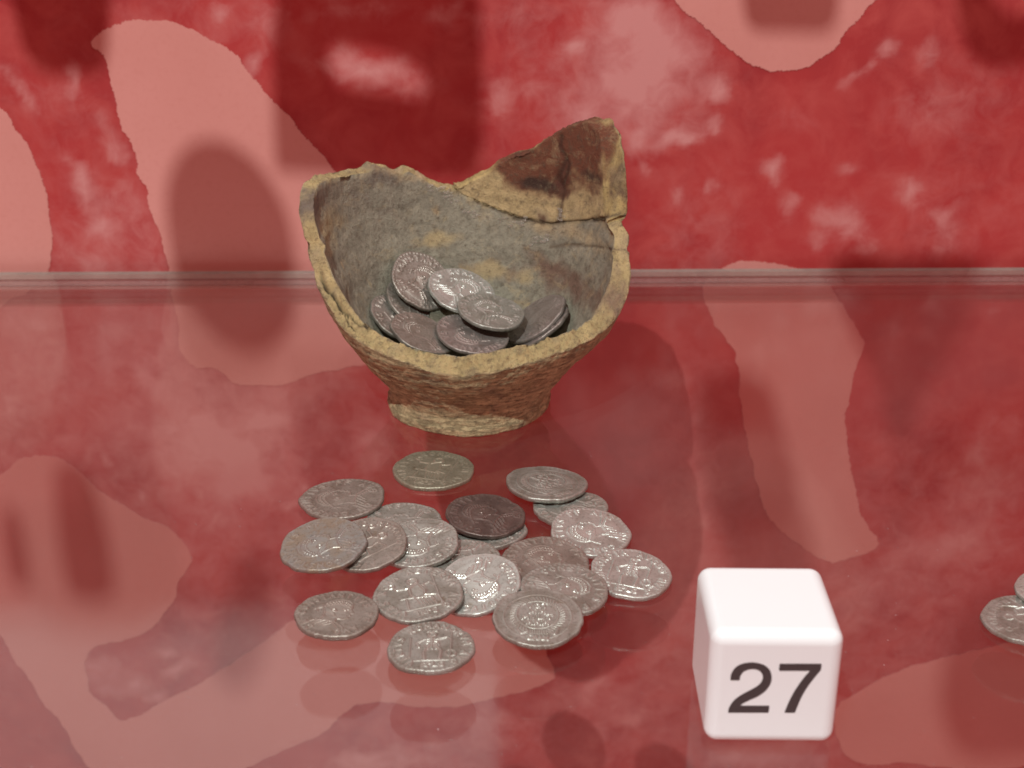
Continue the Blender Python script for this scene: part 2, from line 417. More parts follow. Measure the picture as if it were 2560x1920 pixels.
# ------------------------------------------------------------------ glass shelf
GT = 5.7
def slab(name, x0, x1, y0, y1, z0, z1, mat, parent=None, slope=WS):
    v = [(x, y + slope * x, z) for z in (z0, z1) for y in (y0, y1) for x in (x0, x1)]
    f = [(0, 1, 3, 2), (4, 6, 7, 5), (0, 4, 5, 1), (2, 3, 7, 6), (0, 2, 6, 4), (1, 5, 7, 3)]
    o = mesh_obj(name, v, f, mat, parent, smooth=False)
    bm = bmesh.new(); bm.from_mesh(o.data); bmesh.ops.recalc_face_normals(bm, faces=bm.faces[:]); bm.to_mesh(o.data); bm.free()
    return o
shelf = bpy.data.objects.new("glass_shelf", None); C.objects.link(shelf)
tag(shelf, "clear glass shelf carrying the broken pot, the coins and the number block", "shelf")
slab("glass_pane", -290, 290, 120, 472.0, -GT, 0, M_GLASS, shelf)
# ground and polished back edge of the pane, built as narrow strips
M_E1 = mat_edge("ground_glass_edge", (.36, .37, .33), .40)
M_E2 = mat_edge("gap_shade_strip", (.20, .11, .10), .5)
M_E3 = mat_edge("pale_glass_edge", (.42, .38, .37), .55)
M_E4 = mat_edge("polished_glass_bevel", (.55, .48, .45), .70)
slab("ground_edge", -290, 290, 472.3, 475.0, -1.9, .0, M_E1, shelf)
slab("gap_shade_strip", -290, 290, 472.1, 473.1, -2.6, -1.95, M_E2, shelf)  # dark strip standing in for shade in the gap behind the edge
slab("pale_edge", -290, 290, 472.1, 474.2, -4.3, -2.65, M_E3, shelf)
slab("lower_dark_strip", -290, 290, 472.1, 473.1, -4.6, -4.33, M_E2, shelf)
slab("polished_bevel", -290, 290, 472.1, 474.0, -GT, -4.65, M_E4, shelf)

# ------------------------------------------------------------------ the broken pot
PC = np.array([-11.5, 358.0])
PZ = [0, 2.0, 3.0, 5.0, 7, 9.5, 13, 18, 24, 31, 40, 55, 80]
PR = [23.4, 23.7, 23.1, 23.0, 23.7, 25.4, 28.2, 32.0, 35.9, 39.2, 41.9, 43.6, 44.4]
WALL = 5.2
FLOOR = 8.0
def r_out(z): return np.interp(z, PZ, PR)
def flare(ang, z):
    a = (np.asarray(ang) + PI) % (2 * PI) - PI           # 0 = right, +-pi = left
    al = (np.asarray(ang)) % (2 * PI) - PI
    f = 1 + .050 * np.exp(-(al / .55) ** 2) * np.clip((z - 34) / 22, 0, 1)
    f = f - .022 * np.exp(-(a / .9) ** 2) * np.clip((5 - z) / 2, 0, 1)
    f = f + .070 * np.exp(-((a + .22) / .42) ** 2) * np.clip((z - 15) / 9, 0, 1) * np.clip((50 - z) / 14, 0, 1)
    f = f - .028 * np.exp(-((a - .08) / .26) ** 2) * np.exp(-((z - 51.2) / 1.5) ** 2)
    f = f + .012 * np.exp(-(a / .35) ** 2) * np.exp(-((z - 48.6) / 1.5) ** 2)
    f = f - .022 * np.exp(-(a / .25) ** 2) * np.exp(-((z - 45.8) / .6) ** 2)
    f = f - .030 * np.exp(-((al - .1) / .22) ** 2) * np.exp(-((z - 48.5) / .9) ** 2)
    return f
def r_in(z):
    z = np.asarray(z, float)
    r = r_out(z) - (WALL - 1.3 * np.clip((z - 36) / 12, 0, 1))
    low = np.clip((z - FLOOR) / 7.0, 0, 1)
    return np.where(z < FLOOR + 7, (r_out(FLOOR + 7) - WALL) * np.sqrt(np.clip(low, 0, 1)) , r)
_zz = np.linspace(FLOOR, 70, 400); _rr = r_in(_zz)
def z_inner(r): return np.interp(r, _rr, _zz)

def on_surface(px, py, rf, near):
    """angle and height where a line of sight meets a surface of revolution round the pot's axis"""
    v = ray(px, py)
    ts = np.linspace(250, 520, 2701)
    P = CAM + v * ts[:, None]
    ok = (P[:, 2] > -5) & (P[:, 2] < 90)
    d = np.hypot(P[:, 0] - PC[0], P[:, 1] - PC[1]) - rf(P[:, 2])
    ins = np.where((d < 0) & ok)[0]
    if len(ins) == 0:
        i = np.argmin(np.where(ok, d, 1e9))
    else:
        i = ins[0] if near else ins[-1]
    p = P[i]
    return math.atan2(p[1] - PC[1], p[0] - PC[0]), float(p[2])

rim_far = kp([(115, 560), (115, 520), (150, 480), (300, 420), (460, 395), (520, 360), (640, 375), (680, 388), (740, 368), (830, 400), (880, 440), (960, 470), (1045, 482),
              (1110, 450), (1270, 380), (1330, 330), (1520, 260), (1650, 190), (1700, 140), (1800, 110), (1910, 78), (1990, 100), (2040, 180),
              (2085, 300), (2090, 450), (2060, 640), (2030, 672), (2080, 740), (2105, 830), (2085, 885), (2105, 920), (2105, 1000)])
rim_near = kq([(2085, 400), (2080, 480), (2050, 530), (1980, 600), (1850, 660), (1650, 730), (1500, 790), (1300, 840), (1100, 880), (900, 840), (700, 760),
               (500, 680), (400, 600), (300, 480), (210, 370), (170, 240)])
in_near = kq([(2030, 430), (1950, 520), (1800, 580), (1600, 640), (1370, 690), (1100, 745), (950, 730), (750, 680), (600, 610), (450, 540), (300, 420), (260, 330)])
def table(pts):
    pts = sorted(((a % (2 * PI)), z) for a, z in pts)
    A = np.array([p[0] for p in pts]); Z = np.array([p[1] for p in pts])
    A = np.concatenate([A - 2 * PI, A, A + 2 * PI]); Z = np.concatenate([Z, Z, Z])
    return lambda a: np.interp(np.asarray(a) % (2 * PI), A, Z)
far_pts = [on_surface(x, y, r_out, False) for x, y in rim_far]
near_pts = [on_surface(x, y, r_out, True) for x, y in rim_near]
inn_pts = [on_surface(x, y, r_in, True) for x, y in in_near]
_ho = [(-1.60, 22.3), (-1.36, 24.2), (-1.12, 25.5), (-.93, 26.8), (-.70, 27.2), (-.54, 27.8), (-.38, 29.2), (-.28, 32.2), (-.21, 36.0), (-.13, 41), (-.05, 45.3),
       (.03, 47.6), (.08, 50.2), (.13, 51.0), (.165, 53.5), (.19, 58), (.215, 65), (.27, 70.2), (.37, 73.8), (.49, 76.4), (.63, 76.2), (.80, 73.5), (.93, 71.2), (1.0, 68.4), (1.16, 64.2),
       (1.38, 60), (1.45, 57.3), (1.63, 53.8), (1.71, 52.2), (1.81, 53), (1.90, 54.8), (1.96, 57.1), (2.06, 59.2), (2.14, 58.6), (2.19, 59.6), (2.35, 61.5), (2.44, 60.5),
       (2.71, 61.9), (2.90, 62.4), (3.04, 62.2), (3.14, 60.5), (3.20, 55), (3.27, 48.5), (3.35, 42), (3.44, 37), (3.56, 33), (3.72, 29.8), (3.90, 27.7), (4.20, 26.5), (4.44, 23.6)]
_hi = [(-1.60, 27.2), (-1.25, 29.2), (-.91, 29.6), (-.60, 29.8), (-.42, 31), (-.31, 33.5), (-.23, 37), (-.14, 42), (-.06, 46), (.03, 48.4), (.08, 50.6), (.13, 51.2), (.34, 51.8), (.38, 56),
       (.42, 67), (.48, 73.6), (.63, 75.4), (.80, 72.7), (.93, 70.3), (1.0, 67.5), (1.16, 63.3), (1.38, 59.1), (1.45, 56.4), (1.63, 52.9), (1.71, 51.3), (1.81, 52), (1.90, 53.6),
       (1.96, 55.8), (2.06, 57.8), (2.14, 57.6), (2.19, 58.6), (2.35, 60.7), (2.44, 59.7), (2.71, 61.2), (2.90, 62.0), (3.04, 61.6), (3.15, 59.8), (3.22, 55.5), (3.29, 49.5), (3.37, 43.5), (3.47, 38.5),
       (3.58, 35), (3.74, 32), (3.94, 30), (4.20, 28.6), (4.44, 27.5)]
H_out = table(_ho); H_in = table(_hi)
# the joint between body and upper sherd, on the inner surface
joint = [on_surface(x, y, r_in, False) for x, y in kp([(1045, 500), (1100, 545), (1200, 590), (1300, 630), (1400, 670), (1500, 700), (1620, 722), (1700, 712), (1800, 705), (1920, 690), (1990, 672), (2028, 655)])]
JA = np.array([j[0] for j in joint]); JZ = np.array([j[1] for j in joint])
_o = np.argsort(JA); JA, JZ = JA[_o], JZ[_o]
_k = JA > .36
JA, JZ = np.concatenate([[.145, .25], JA[_k]]), np.concatenate([[51.0, 51.4], JZ[_k]])
print("joint", np.round(JA, 2), np.round(JZ, 1))
J0, J1 = JA[0], JA[-1]
EXP = dict(H_out=H_out, H_in=H_in, joint=joint)

BL = []     # discoloured patches and painted shade: (angle, z, half width mm, half height mm, colour, strength, side)
def stain_or_shade(k, x, y, a, b, col, s, near=False, outer=False):
    (p,) = k([(x, y)]); (q,) = k([(x + a, y)]); (r,) = k([(x, y + b)])
    rf = r_out if outer else r_in
    A, Z = on_surface(*p, rf, near)
    A1, _ = on_surface(*q, rf, near); A2, _ = on_surface(2 * p[0] - q[0], p[1], rf, near); _, Z1 = on_surface(*r, rf, near)
    hw = max(abs(A1 - A), abs(A2 - A)) * 38.0; mmpp = 372 / FOC
    hw = min(max(hw, (q[0] - p[0]) * mmpp), (q[0] - p[0]) * mmpp * 2.2)
    BL.append((A, Z, hw, min(max(abs(Z1 - Z), 1.0), (r[1] - p[1]) * mmpp * 1.5), col, s, outer))
YEL = (.38, .32, .18); GRY = (.16, .14, .12); BEI = (.44, .36, .215); RED = (.155, .062, .036); BLK = (.055, .032, .024); GRN = (.20, .19, .135)
for a in [(940, 815, 100, 45, YEL, 1.1), (800, 640, 60, 35, YEL, .5), (1280, 985, 85, 40, YEL, .95), (1480, 1040, 60, 60, YEL, .95), (310, 740, 95, 120, YEL, .8),
          (320, 880, 60, 60, YEL, .6), (260, 600, 70, 110, GRY, .9), (600, 430, 150, 70, GRY, .7), (480, 600, 170, 120, GRY, .45), (1750, 760, 250, 60, BEI, .75),
          (1950, 730, 120, 70, BEI, .6), (420, 450, 120, 30, BEI, .35), (700, 400, 50, 25, BEI, .8), (840, 440, 90, 28, BEI, .9), (1180, 560, 110, 50, BEI, .4)]:
    stain_or_shade(kp, *a)
for a in [(600, 520, 90, 40, GRY, .6), (1780, 320, 260, 110, (.17, .11, .08), .95), (1900, 400, 150, 160, (.20, .14, .10), .7), (1500, 260, 60, 50, YEL, .8), (1280, 230, 70, 45, YEL, .8)]:  # the brown patches paint the shade on the bowl's right inner wall
    stain_or_shade(kq, *a)
GROOVE = []   # fissures: list of (angle, z) chains, half width mm, depth mm, which
def fissure(k, pts, hw, dep, near=False, rf=r_in, col=(.05, .035, .025)):
    GROOVE.append(([on_surface(*p, rf, near) for p in k(pts)], hw, dep, col))
SH_BL = []
def ragged(v, w, f=.23, seed=0.0):
    return v

def seg_dist(a, z, ch, rad):
    d = np.full(a.shape, 1e9)
    for (a0, z0), (a1, z1) in zip(ch[:-1], ch[1:]):
        x0, x1 = a0 * rad, a1 * rad; X = a * rad
        dx, dz = x1 - x0, z1 - z0; L = dx * dx + dz * dz + 1e-9
        t = np.clip(((X - x0) * dx + (z - z0) * dz) / L, 0, 1)
        d = np.minimum(d, np.hypot(X - x0 - t * dx, z - z0 - t * dz))
    return d

fissure(kp, [(1690, 200), (1680, 260), (1715, 330), (1690, 400), (1665, 450), (1700, 520), (1690, 600), (1670, 700)], .8, .7, col=(.07, .032, .022))
fissure(kp, [(1715, 330), (1735, 360), (1720, 430), (1700, 480)], .6, .5, col=(.06, .03, .02))
fissure(kp, [(1400, 690), (1620, 722), (1800, 712), (2030, 660)], .5, .5, col=(.10, .08, .05))
fissure(kp, [(1620, 860), (1750, 845), (1900, 860), (2085, 885)], .4, .35, col=(.12, .09, .06))
r_mid = lambda z: r_out(z) - 2.2
fissure(kq, [(245, 350), (285, 420), (330, 480), (390, 540), (430, 590)], .75, -1.1, near=True, rf=r_mid, col=(.02, .014, .01))
fissure(kq, [(400, 545), (470, 580), (540, 605), (600, 612)], .35, -.5, near=True, rf=r_mid, col=(.05, .035, .025))
fissure(kq, [(180, 100), (215, 105), (240, 85)], .5, -.6, near=True, rf=r_mid, col=(.05, .035, .025))
GLUE = [[on_surface(*p, r_in, False) for p in kp(c)] for c in
        ([(900, 480), (1000, 520), (1040, 590)], [(1100, 640), (1200, 680), (1400, 720), (1500, 700)], [(1690, 640), (1690, 700)], [(1520, 820), (1620, 810)])]

def fbm3(P, f, octv=4, gain=.55, off=0.0):
    out = np.zeros(len(P)); amp = 1.0
    for o in range(octv):
        ff_ = f * (2 ** o)
        out += amp * np.array([mn.noise(Vector((p[0] * ff_ + off, p[1] * ff_ + off * 2, p[2] * ff_))) for p in P])
        amp *= gain
    return out

def build_shell(name, angs, ho, hi, zo_low, zi_low, closed, foot, parent, base_in, base_rim, base_out, stains_and_shade, roughness=1.0):
    """a shell of revolution between given heights: outer wall, broken rim, inner wall"""
    rows = []; kinds = []; tp = []
    n = len(angs)
    NO, NI, NR = (66 if foot else 34), (80 if foot else 40), 13
    tval = [-9.0]
    def add(rad, z, kind):
        rad = rad * flare(angs, z)
        rows.append(np.stack([PC[0] - .7 * np.clip((10 - z) / 8, 0, 1) + rad * np.cos(angs), PC[1] + rad * np.sin(angs), z], 1)); kinds.append(np.full(n, kind)); tp.append(np.full(n, tval[0]))
    if foot:
        for q in (0.02, .45, .85, 1.0):
            add(np.full(n, 21.6 * q), np.full(n, 1.6 if q < .8 else .0) * (1 if q < 1 else 0), 0)
    for k in range(NO + 1):
        t = k / NO; z = zo_low + (ho - zo_low) * t
        add(r_out(z), z, 0)
    for k in range(1, NR):
        t = k / NR; z = ho + (hi - ho) * t; tval[0] = t
        rad = r_out(ho) * (1 - t) + r_in(hi) * t
        bul = math.sin(t * PI) * .2
        add(rad, z + bul, 1)
    tval[0] = -9.0
    for k in range(NI + 1):
        t = k / NI
        if foot:
            t = t ** .8
            z = hi + (FLOOR + .02 - hi) * t
        else:
            z = hi + (zi_low - hi) * t
        add(r_in(z), z, 2)
    if not foot:     # close the underside of the sherd
        for k in range(1, 5):
            t = k / 5
            add(r_in(zi_low) * (1 - t) + r_out(zo_low) * t, zi_low * (1 - t) + zo_low * t, 1)
    m = len(rows)
    V = np.concatenate(rows); Kd = np.concatenate(kinds)
    ang = np.tile(angs, m)
    # roughen
    nz_ = fbm3(V, .07, 3, .6, 3.0) * .85 + fbm3(V, .8, 4, .62, 9.0) * .24
    nrm = np.stack([np.cos(ang), np.sin(ang), np.zeros(len(ang))], 1)
    sgn = np.where(Kd == 2, -1.0, 1.0)
    V2 = V + nrm * (nz_ * np.where(Kd == 2, .55, .8) * roughness * sgn)[:, None]
    rimw = (Kd == 1)
    rn = fbm3(V, .9, 3, .65, 20.0)
    V2[:, 2] += np.where(rimw, rn * np.where(V[:, 2] > 40, .45, .9), 0) + np.where(rimw, nz_ * .6, 0)
    # throwing ridges on the outside of the foot and lower wall
    rid = np.sin(V[:, 2] * 2.1 + np.sin(ang * 2) * .6) * .07 * (Kd == 0) * (V[:, 2] > 2.0) * (V[:, 2] < 26)
    V2 += nrm * rid[:, None]
    V2[:, 2] = np.maximum(V2[:, 2], 0.0) if foot else V2[:, 2]
    # colours
    col = np.zeros((len(V), 3))
    n1 = fbm3(V, .16, 3, .6, 40.0)
    col[:] = np.where((Kd == 2)[:, None], base_in, np.where((Kd == 1)[:, None], base_rim, base_out))
    nb = fbm3(V, .32, 4, .6, 70.0)
    col *= np.clip(1 + nb * .24, .55, 1.4)[:, None]
    gy = np.clip(n1 * .7 - .12, 0, .4)[:, None]
    col = col * (1 - gy) + np.array((.22, .20, .15)) * gy
    # inner surface turns buff close to the break
    dr = np.where(Kd == 2, np.tile(hi, m) - V[:, 2], 99)
    w = np.clip((.8 + n1 * 1.6 - dr) / 1.2, 0, 1)[:, None] * (Kd == 2)[:, None] * .7
    col = col * (1 - w) + np.array(base_rim) * w
    glue = np.zeros(len(V))
    rad0 = 38.0
    for (A, Z, hw, hh, c, s, outer) in stains_and_shade:
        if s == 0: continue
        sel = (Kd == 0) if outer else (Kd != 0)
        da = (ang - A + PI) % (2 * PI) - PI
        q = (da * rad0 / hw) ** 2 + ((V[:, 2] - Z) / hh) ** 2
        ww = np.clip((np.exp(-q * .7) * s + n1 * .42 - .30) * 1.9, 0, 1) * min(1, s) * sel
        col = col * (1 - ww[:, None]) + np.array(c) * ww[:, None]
    for ch, hw, dep, c in GROOVE:
        a_ = ang.copy(); a_ = np.where(a_ > PI * 1.2, a_ - 2 * PI, a_)
        ch2 = [((a if a <= PI * 1.2 else a - 2 * PI), z) for a, z in ch]
        d = seg_dist(a_, V[:, 2], ch2, rad0) + n1 * .25
        g = np.exp(-(d / hw) ** 2) * (Kd != 0)
        V2 += nrm * (g * dep)[:, None]
        col = col * (1 - g[:, None] * .9) + np.array(c) * g[:, None] * .9
    if foot:     # the open crack running along the broken edge at the lower left
        TP = np.concatenate(tp)
        for (a0, a1, t0, t1, wd, dp) in ((3.36, 3.66, .38, .62, .085, 1.6), (3.60, 3.86, .60, .80, .05, .8), (3.62, 3.80, .45, .30, .04, .6), (1.02, 1.2, .2, .8, .05, .4)):
            f = (ang - a0) / (a1 - a0)
            d = np.abs(TP - (t0 + (t1 - t0) * f + .05 * np.sin(ang * 40)))
            g = np.exp(-(d / wd) ** 2) * (TP > -1) * np.clip(1 - (np.abs(f - .5) / .5) ** 6, 0, 1) * (np.abs(f - .5) < .5)
            V2[:, 2] -= g * dp
            col = col * (1 - g[:, None]) + np.array((.018, .013, .009)) * g[:, None]
    for ch in GLUE:
        d = seg_dist(ang, V[:, 2], ch, rad0)
        glue = np.maximum(glue, np.exp(-(d / 1.3) ** 2) * (Kd == 2))
    faces = []
    for j in range(m - 1):
        for i in range(n if closed else n - 1):
            i2 = (i + 1) % n
            faces.append((j * n + i, j * n + i2, (j + 1) * n + i2, (j + 1) * n + i))
    if not closed:
        for i in range(n): pass
        faces.append(tuple(j * n for j in reversed(range(m))))
        faces.append(tuple(j * n + n - 1 for j in range(m)))
        for i in range(n - 1):
            faces.append(((m - 1) * n + i, (m - 1) * n + i + 1, i + 1, i))
    o = mesh_obj(name, V2, faces, M_POT, parent)
    set_color(o.data, col); set_float(o.data, glue, "glue"); set_float(o.data, (Kd == 0).astype(float), "streak")
    return o

pot = bpy.data.objects.new("broken_pot", None); C.objects.link(pot)
tag(pot, "broken buff pottery bowl with a jagged rim, holding silver coins", "pot")
angs = np.linspace(0, 2 * PI, 560, endpoint=False)
ho = H_out(angs); hi = H_in(angs)
jit = np.array([mn.noise(Vector((math.cos(a) * 9, math.sin(a) * 9, 0))) * .7 + mn.noise(Vector((math.cos(a) * 30, math.sin(a) * 30, 4))) * .2 for a in angs])
ho = ho + jit; hi = hi + jit * .8
in_j = (angs > J0 - .02) & (angs < J1 + .005)
jz = np.interp(angs, JA, JZ) + jit * .3
ho_b = np.where(in_j, np.minimum(ho, jz + .3), ho); hi_b = np.where(in_j, np.minimum(hi, jz), hi)
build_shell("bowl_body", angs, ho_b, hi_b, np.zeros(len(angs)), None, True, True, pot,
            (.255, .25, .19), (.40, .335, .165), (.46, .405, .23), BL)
# the tall refitted sherd
sa = np.linspace(J0 + .012, J1 - .006, 150)
sjit = np.array([mn.noise(Vector((math.cos(a) * 9, math.sin(a) * 9, 0))) * .7 + mn.noise(Vector((math.cos(a) * 30, math.sin(a) * 30, 4))) * .2 for a in sa])
sh_o = H_out(sa) + sjit; sh_i = H_in(sa) + sjit * .8
slo = np.interp(sa, JA, JZ) + sjit * .3
sh_o = np.maximum(sh_o, slo + .8); sh_i = np.maximum(sh_i, slo + .8)
SBL = []
_keep = BL; BL = SBL
for a in [(1520, 400, 190, 120, RED, 1.25), (1760, 270, 170, 190, RED, 1.3), (1850, 250, 100, 190, RED, 1.25), (1480, 300, 80, 30, BLK, 1.0), (1560, 480, 110, 45, BLK, 1.0),
          (1860, 430, 60, 35, BLK, .9), (1700, 380, 60, 120, (.085, .03, .02), 1.0), (1650, 330, 160, 90, RED, 1.1), (1990, 430, 50, 130, (.17, .14, .09), .7)]:
    stain_or_shade(kp, *a)
BL = _keep
build_shell("refitted_sherd", sa, sh_o, sh_i, slo + .45, slo + .18, False, False, pot,
            (.43, .345, .18), (.43, .35, .155), (.42, .34, .17), SBL)

# dried conservator's glue along the joint
_g = NT("dried_clear_glue"); _gb = _g.bsdf((.45, .43, .36), .10, 0, None, .6); _gt = _g.n("ShaderNodeBsdfTransparent"); _gm = _g.n("ShaderNodeMixShader"); _gm.inputs[0].default_value = .78
_g.l(_gb.outputs[0], _gm.inputs[1]); _g.l(_gt.outputs[0], _gm.inputs[2]); M_GLUE = _g.done(_gm.outputs[0])
bm = bmesh.new(); rg_ = random.Random(3)
for ch, cnt in zip(GLUE, (26, 44, 16, 26)):
    for _ in range(cnt):
        u = rg_.random() * (len(ch) - 1); i = min(int(u), len(ch) - 2); f = u - i
        A = ch[i][0] * (1 - f) + ch[i + 1][0] * f + rg_.gauss(0, .018); Z = ch[i][1] * (1 - f) + ch[i + 1][1] * f + rg_.gauss(0, .7)
        rr = (float(r_in(Z)) - .25) * float(flare(A, Z)); q = rg_.uniform(.18, .55)
        M = Matrix.Translation(Vector((PC[0] + rr * math.cos(A), PC[1] + rr * math.sin(A), Z)) * MM) @ Matrix.Rotation(A, 4, 'Z') @ Matrix.Diagonal((.45 * q * MM, rg_.uniform(.8, 2.2) * q * MM, q * MM, 1))
        bmesh.ops.create_icosphere(bm, subdivisions=2, radius=1.0, matrix=M)
me = bpy.data.meshes.new("dried_glue"); bm.to_mesh(me); bm.free(); me.polygons.foreach_set("use_smooth", [True] * len(me.polygons)); me.materials.append(M_GLUE)
o = bpy.data.objects.new("dried_glue", me); C.objects.link(o); o.parent = pot

# ------------------------------------------------------------------ coins
GL = {
 'A': [[(0, 0), (.5, 1), (1, 0)], [(.22, .4), (.78, .4)]], 'B': [[(0, 0), (0, 1), (.7, .85), (.7, .6), (0, .5), (.8, .35), (.8, .1), (0, 0)]],
 'C': [[(1, .85), (.6, 1), (.15, .8), (0, .5), (.15, .2), (.6, 0), (1, .15)]], 'D': [[(0, 0), (0, 1), (.6, .9), (1, .5), (.6, .1), (0, 0)]],
 'E': [[(1, 1), (0, 1), (0, 0), (1, 0)], [(0, .5), (.7, .5)]], 'F': [[(1, 1), (0, 1), (0, 0)], [(0, .5), (.7, .5)]],
 'G': [[(1, .85), (.6, 1), (.15, .8), (0, .5), (.15, .2), (.6, 0), (1, .15), (1, .5), (.6, .5)]], 'I': [[(.5, 0), (.5, 1)]],
 'L': [[(0, 1), (0, 0), (.9, 0)]], 'M': [[(0, 0), (.1, 1), (.5, .4), (.9, 1), (1, 0)]], 'N': [[(0, 0), (0, 1), (1, 0), (1, 1)]],
 'O': [[(.5, 0), (.1, .2), (0, .5), (.1, .8), (.5, 1), (.9, .8), (1, .5), (.9, .2), (.5, 0)]], 'P': [[(0, 0), (0, 1), (.8, .9), (.8, .6), (0, .5)]],
 'R': [[(0, 0), (0, 1), (.8, .9), (.8, .6), (0, .5), (.9, 0)]], 'S': [[(.9, .9), (.4, 1), (.1, .75), (.5, .5), (.9, .28), (.6, 0), (.05, .1)]],
 'T': [[(0, 1), (1, 1)], [(.5, 1), (.5, 0)]], 'V': [[(0, 1), (.5, 0), (1, 1)]], 'X': [[(0, 0), (1, 1)], [(0, 1), (1, 0)]],
}
def arc_text(txt, r, a0, a1, h):
    """letters round the rim, feet towards the centre; angles in degrees clockwise from the top"""
    out = []; n = len(txt)
    for i, ch in enumerate(txt):
        if ch not in GL: continue
        a = a0 + (a1 - a0) * (i + .5) / n
        th = math.radians(90 - a)
        c = np.array([math.cos(th), math.sin(th)]); tx = np.array([math.sin(th), -math.cos(th)])
        w = min(h * .72, abs(math.radians(a1 - a0)) * r / n * .72)
        for pl in GL[ch]:
            out.append([tuple(c * (r + (y - .5) * h) + tx * (x - .5) * w) for x, y in pl])
    return out
def row_text(txt, x0, x1, y, h):
    out = []; n = len(txt); w = (x1 - x0) / n
    for i, ch in enumerate(txt):
        if ch not in GL: continue
        for pl in GL[ch]:
            out.append([(x0 + (i + .14 + px_ * .72) * w, y + (py_ - .5) * h) for px_, py_ in pl])
    return out
def circ(cx, cy, r, n=10): return [(cx + r * math.cos(t), cy + r * math.sin(t)) for t in np.linspace(0, 2 * PI, n)]

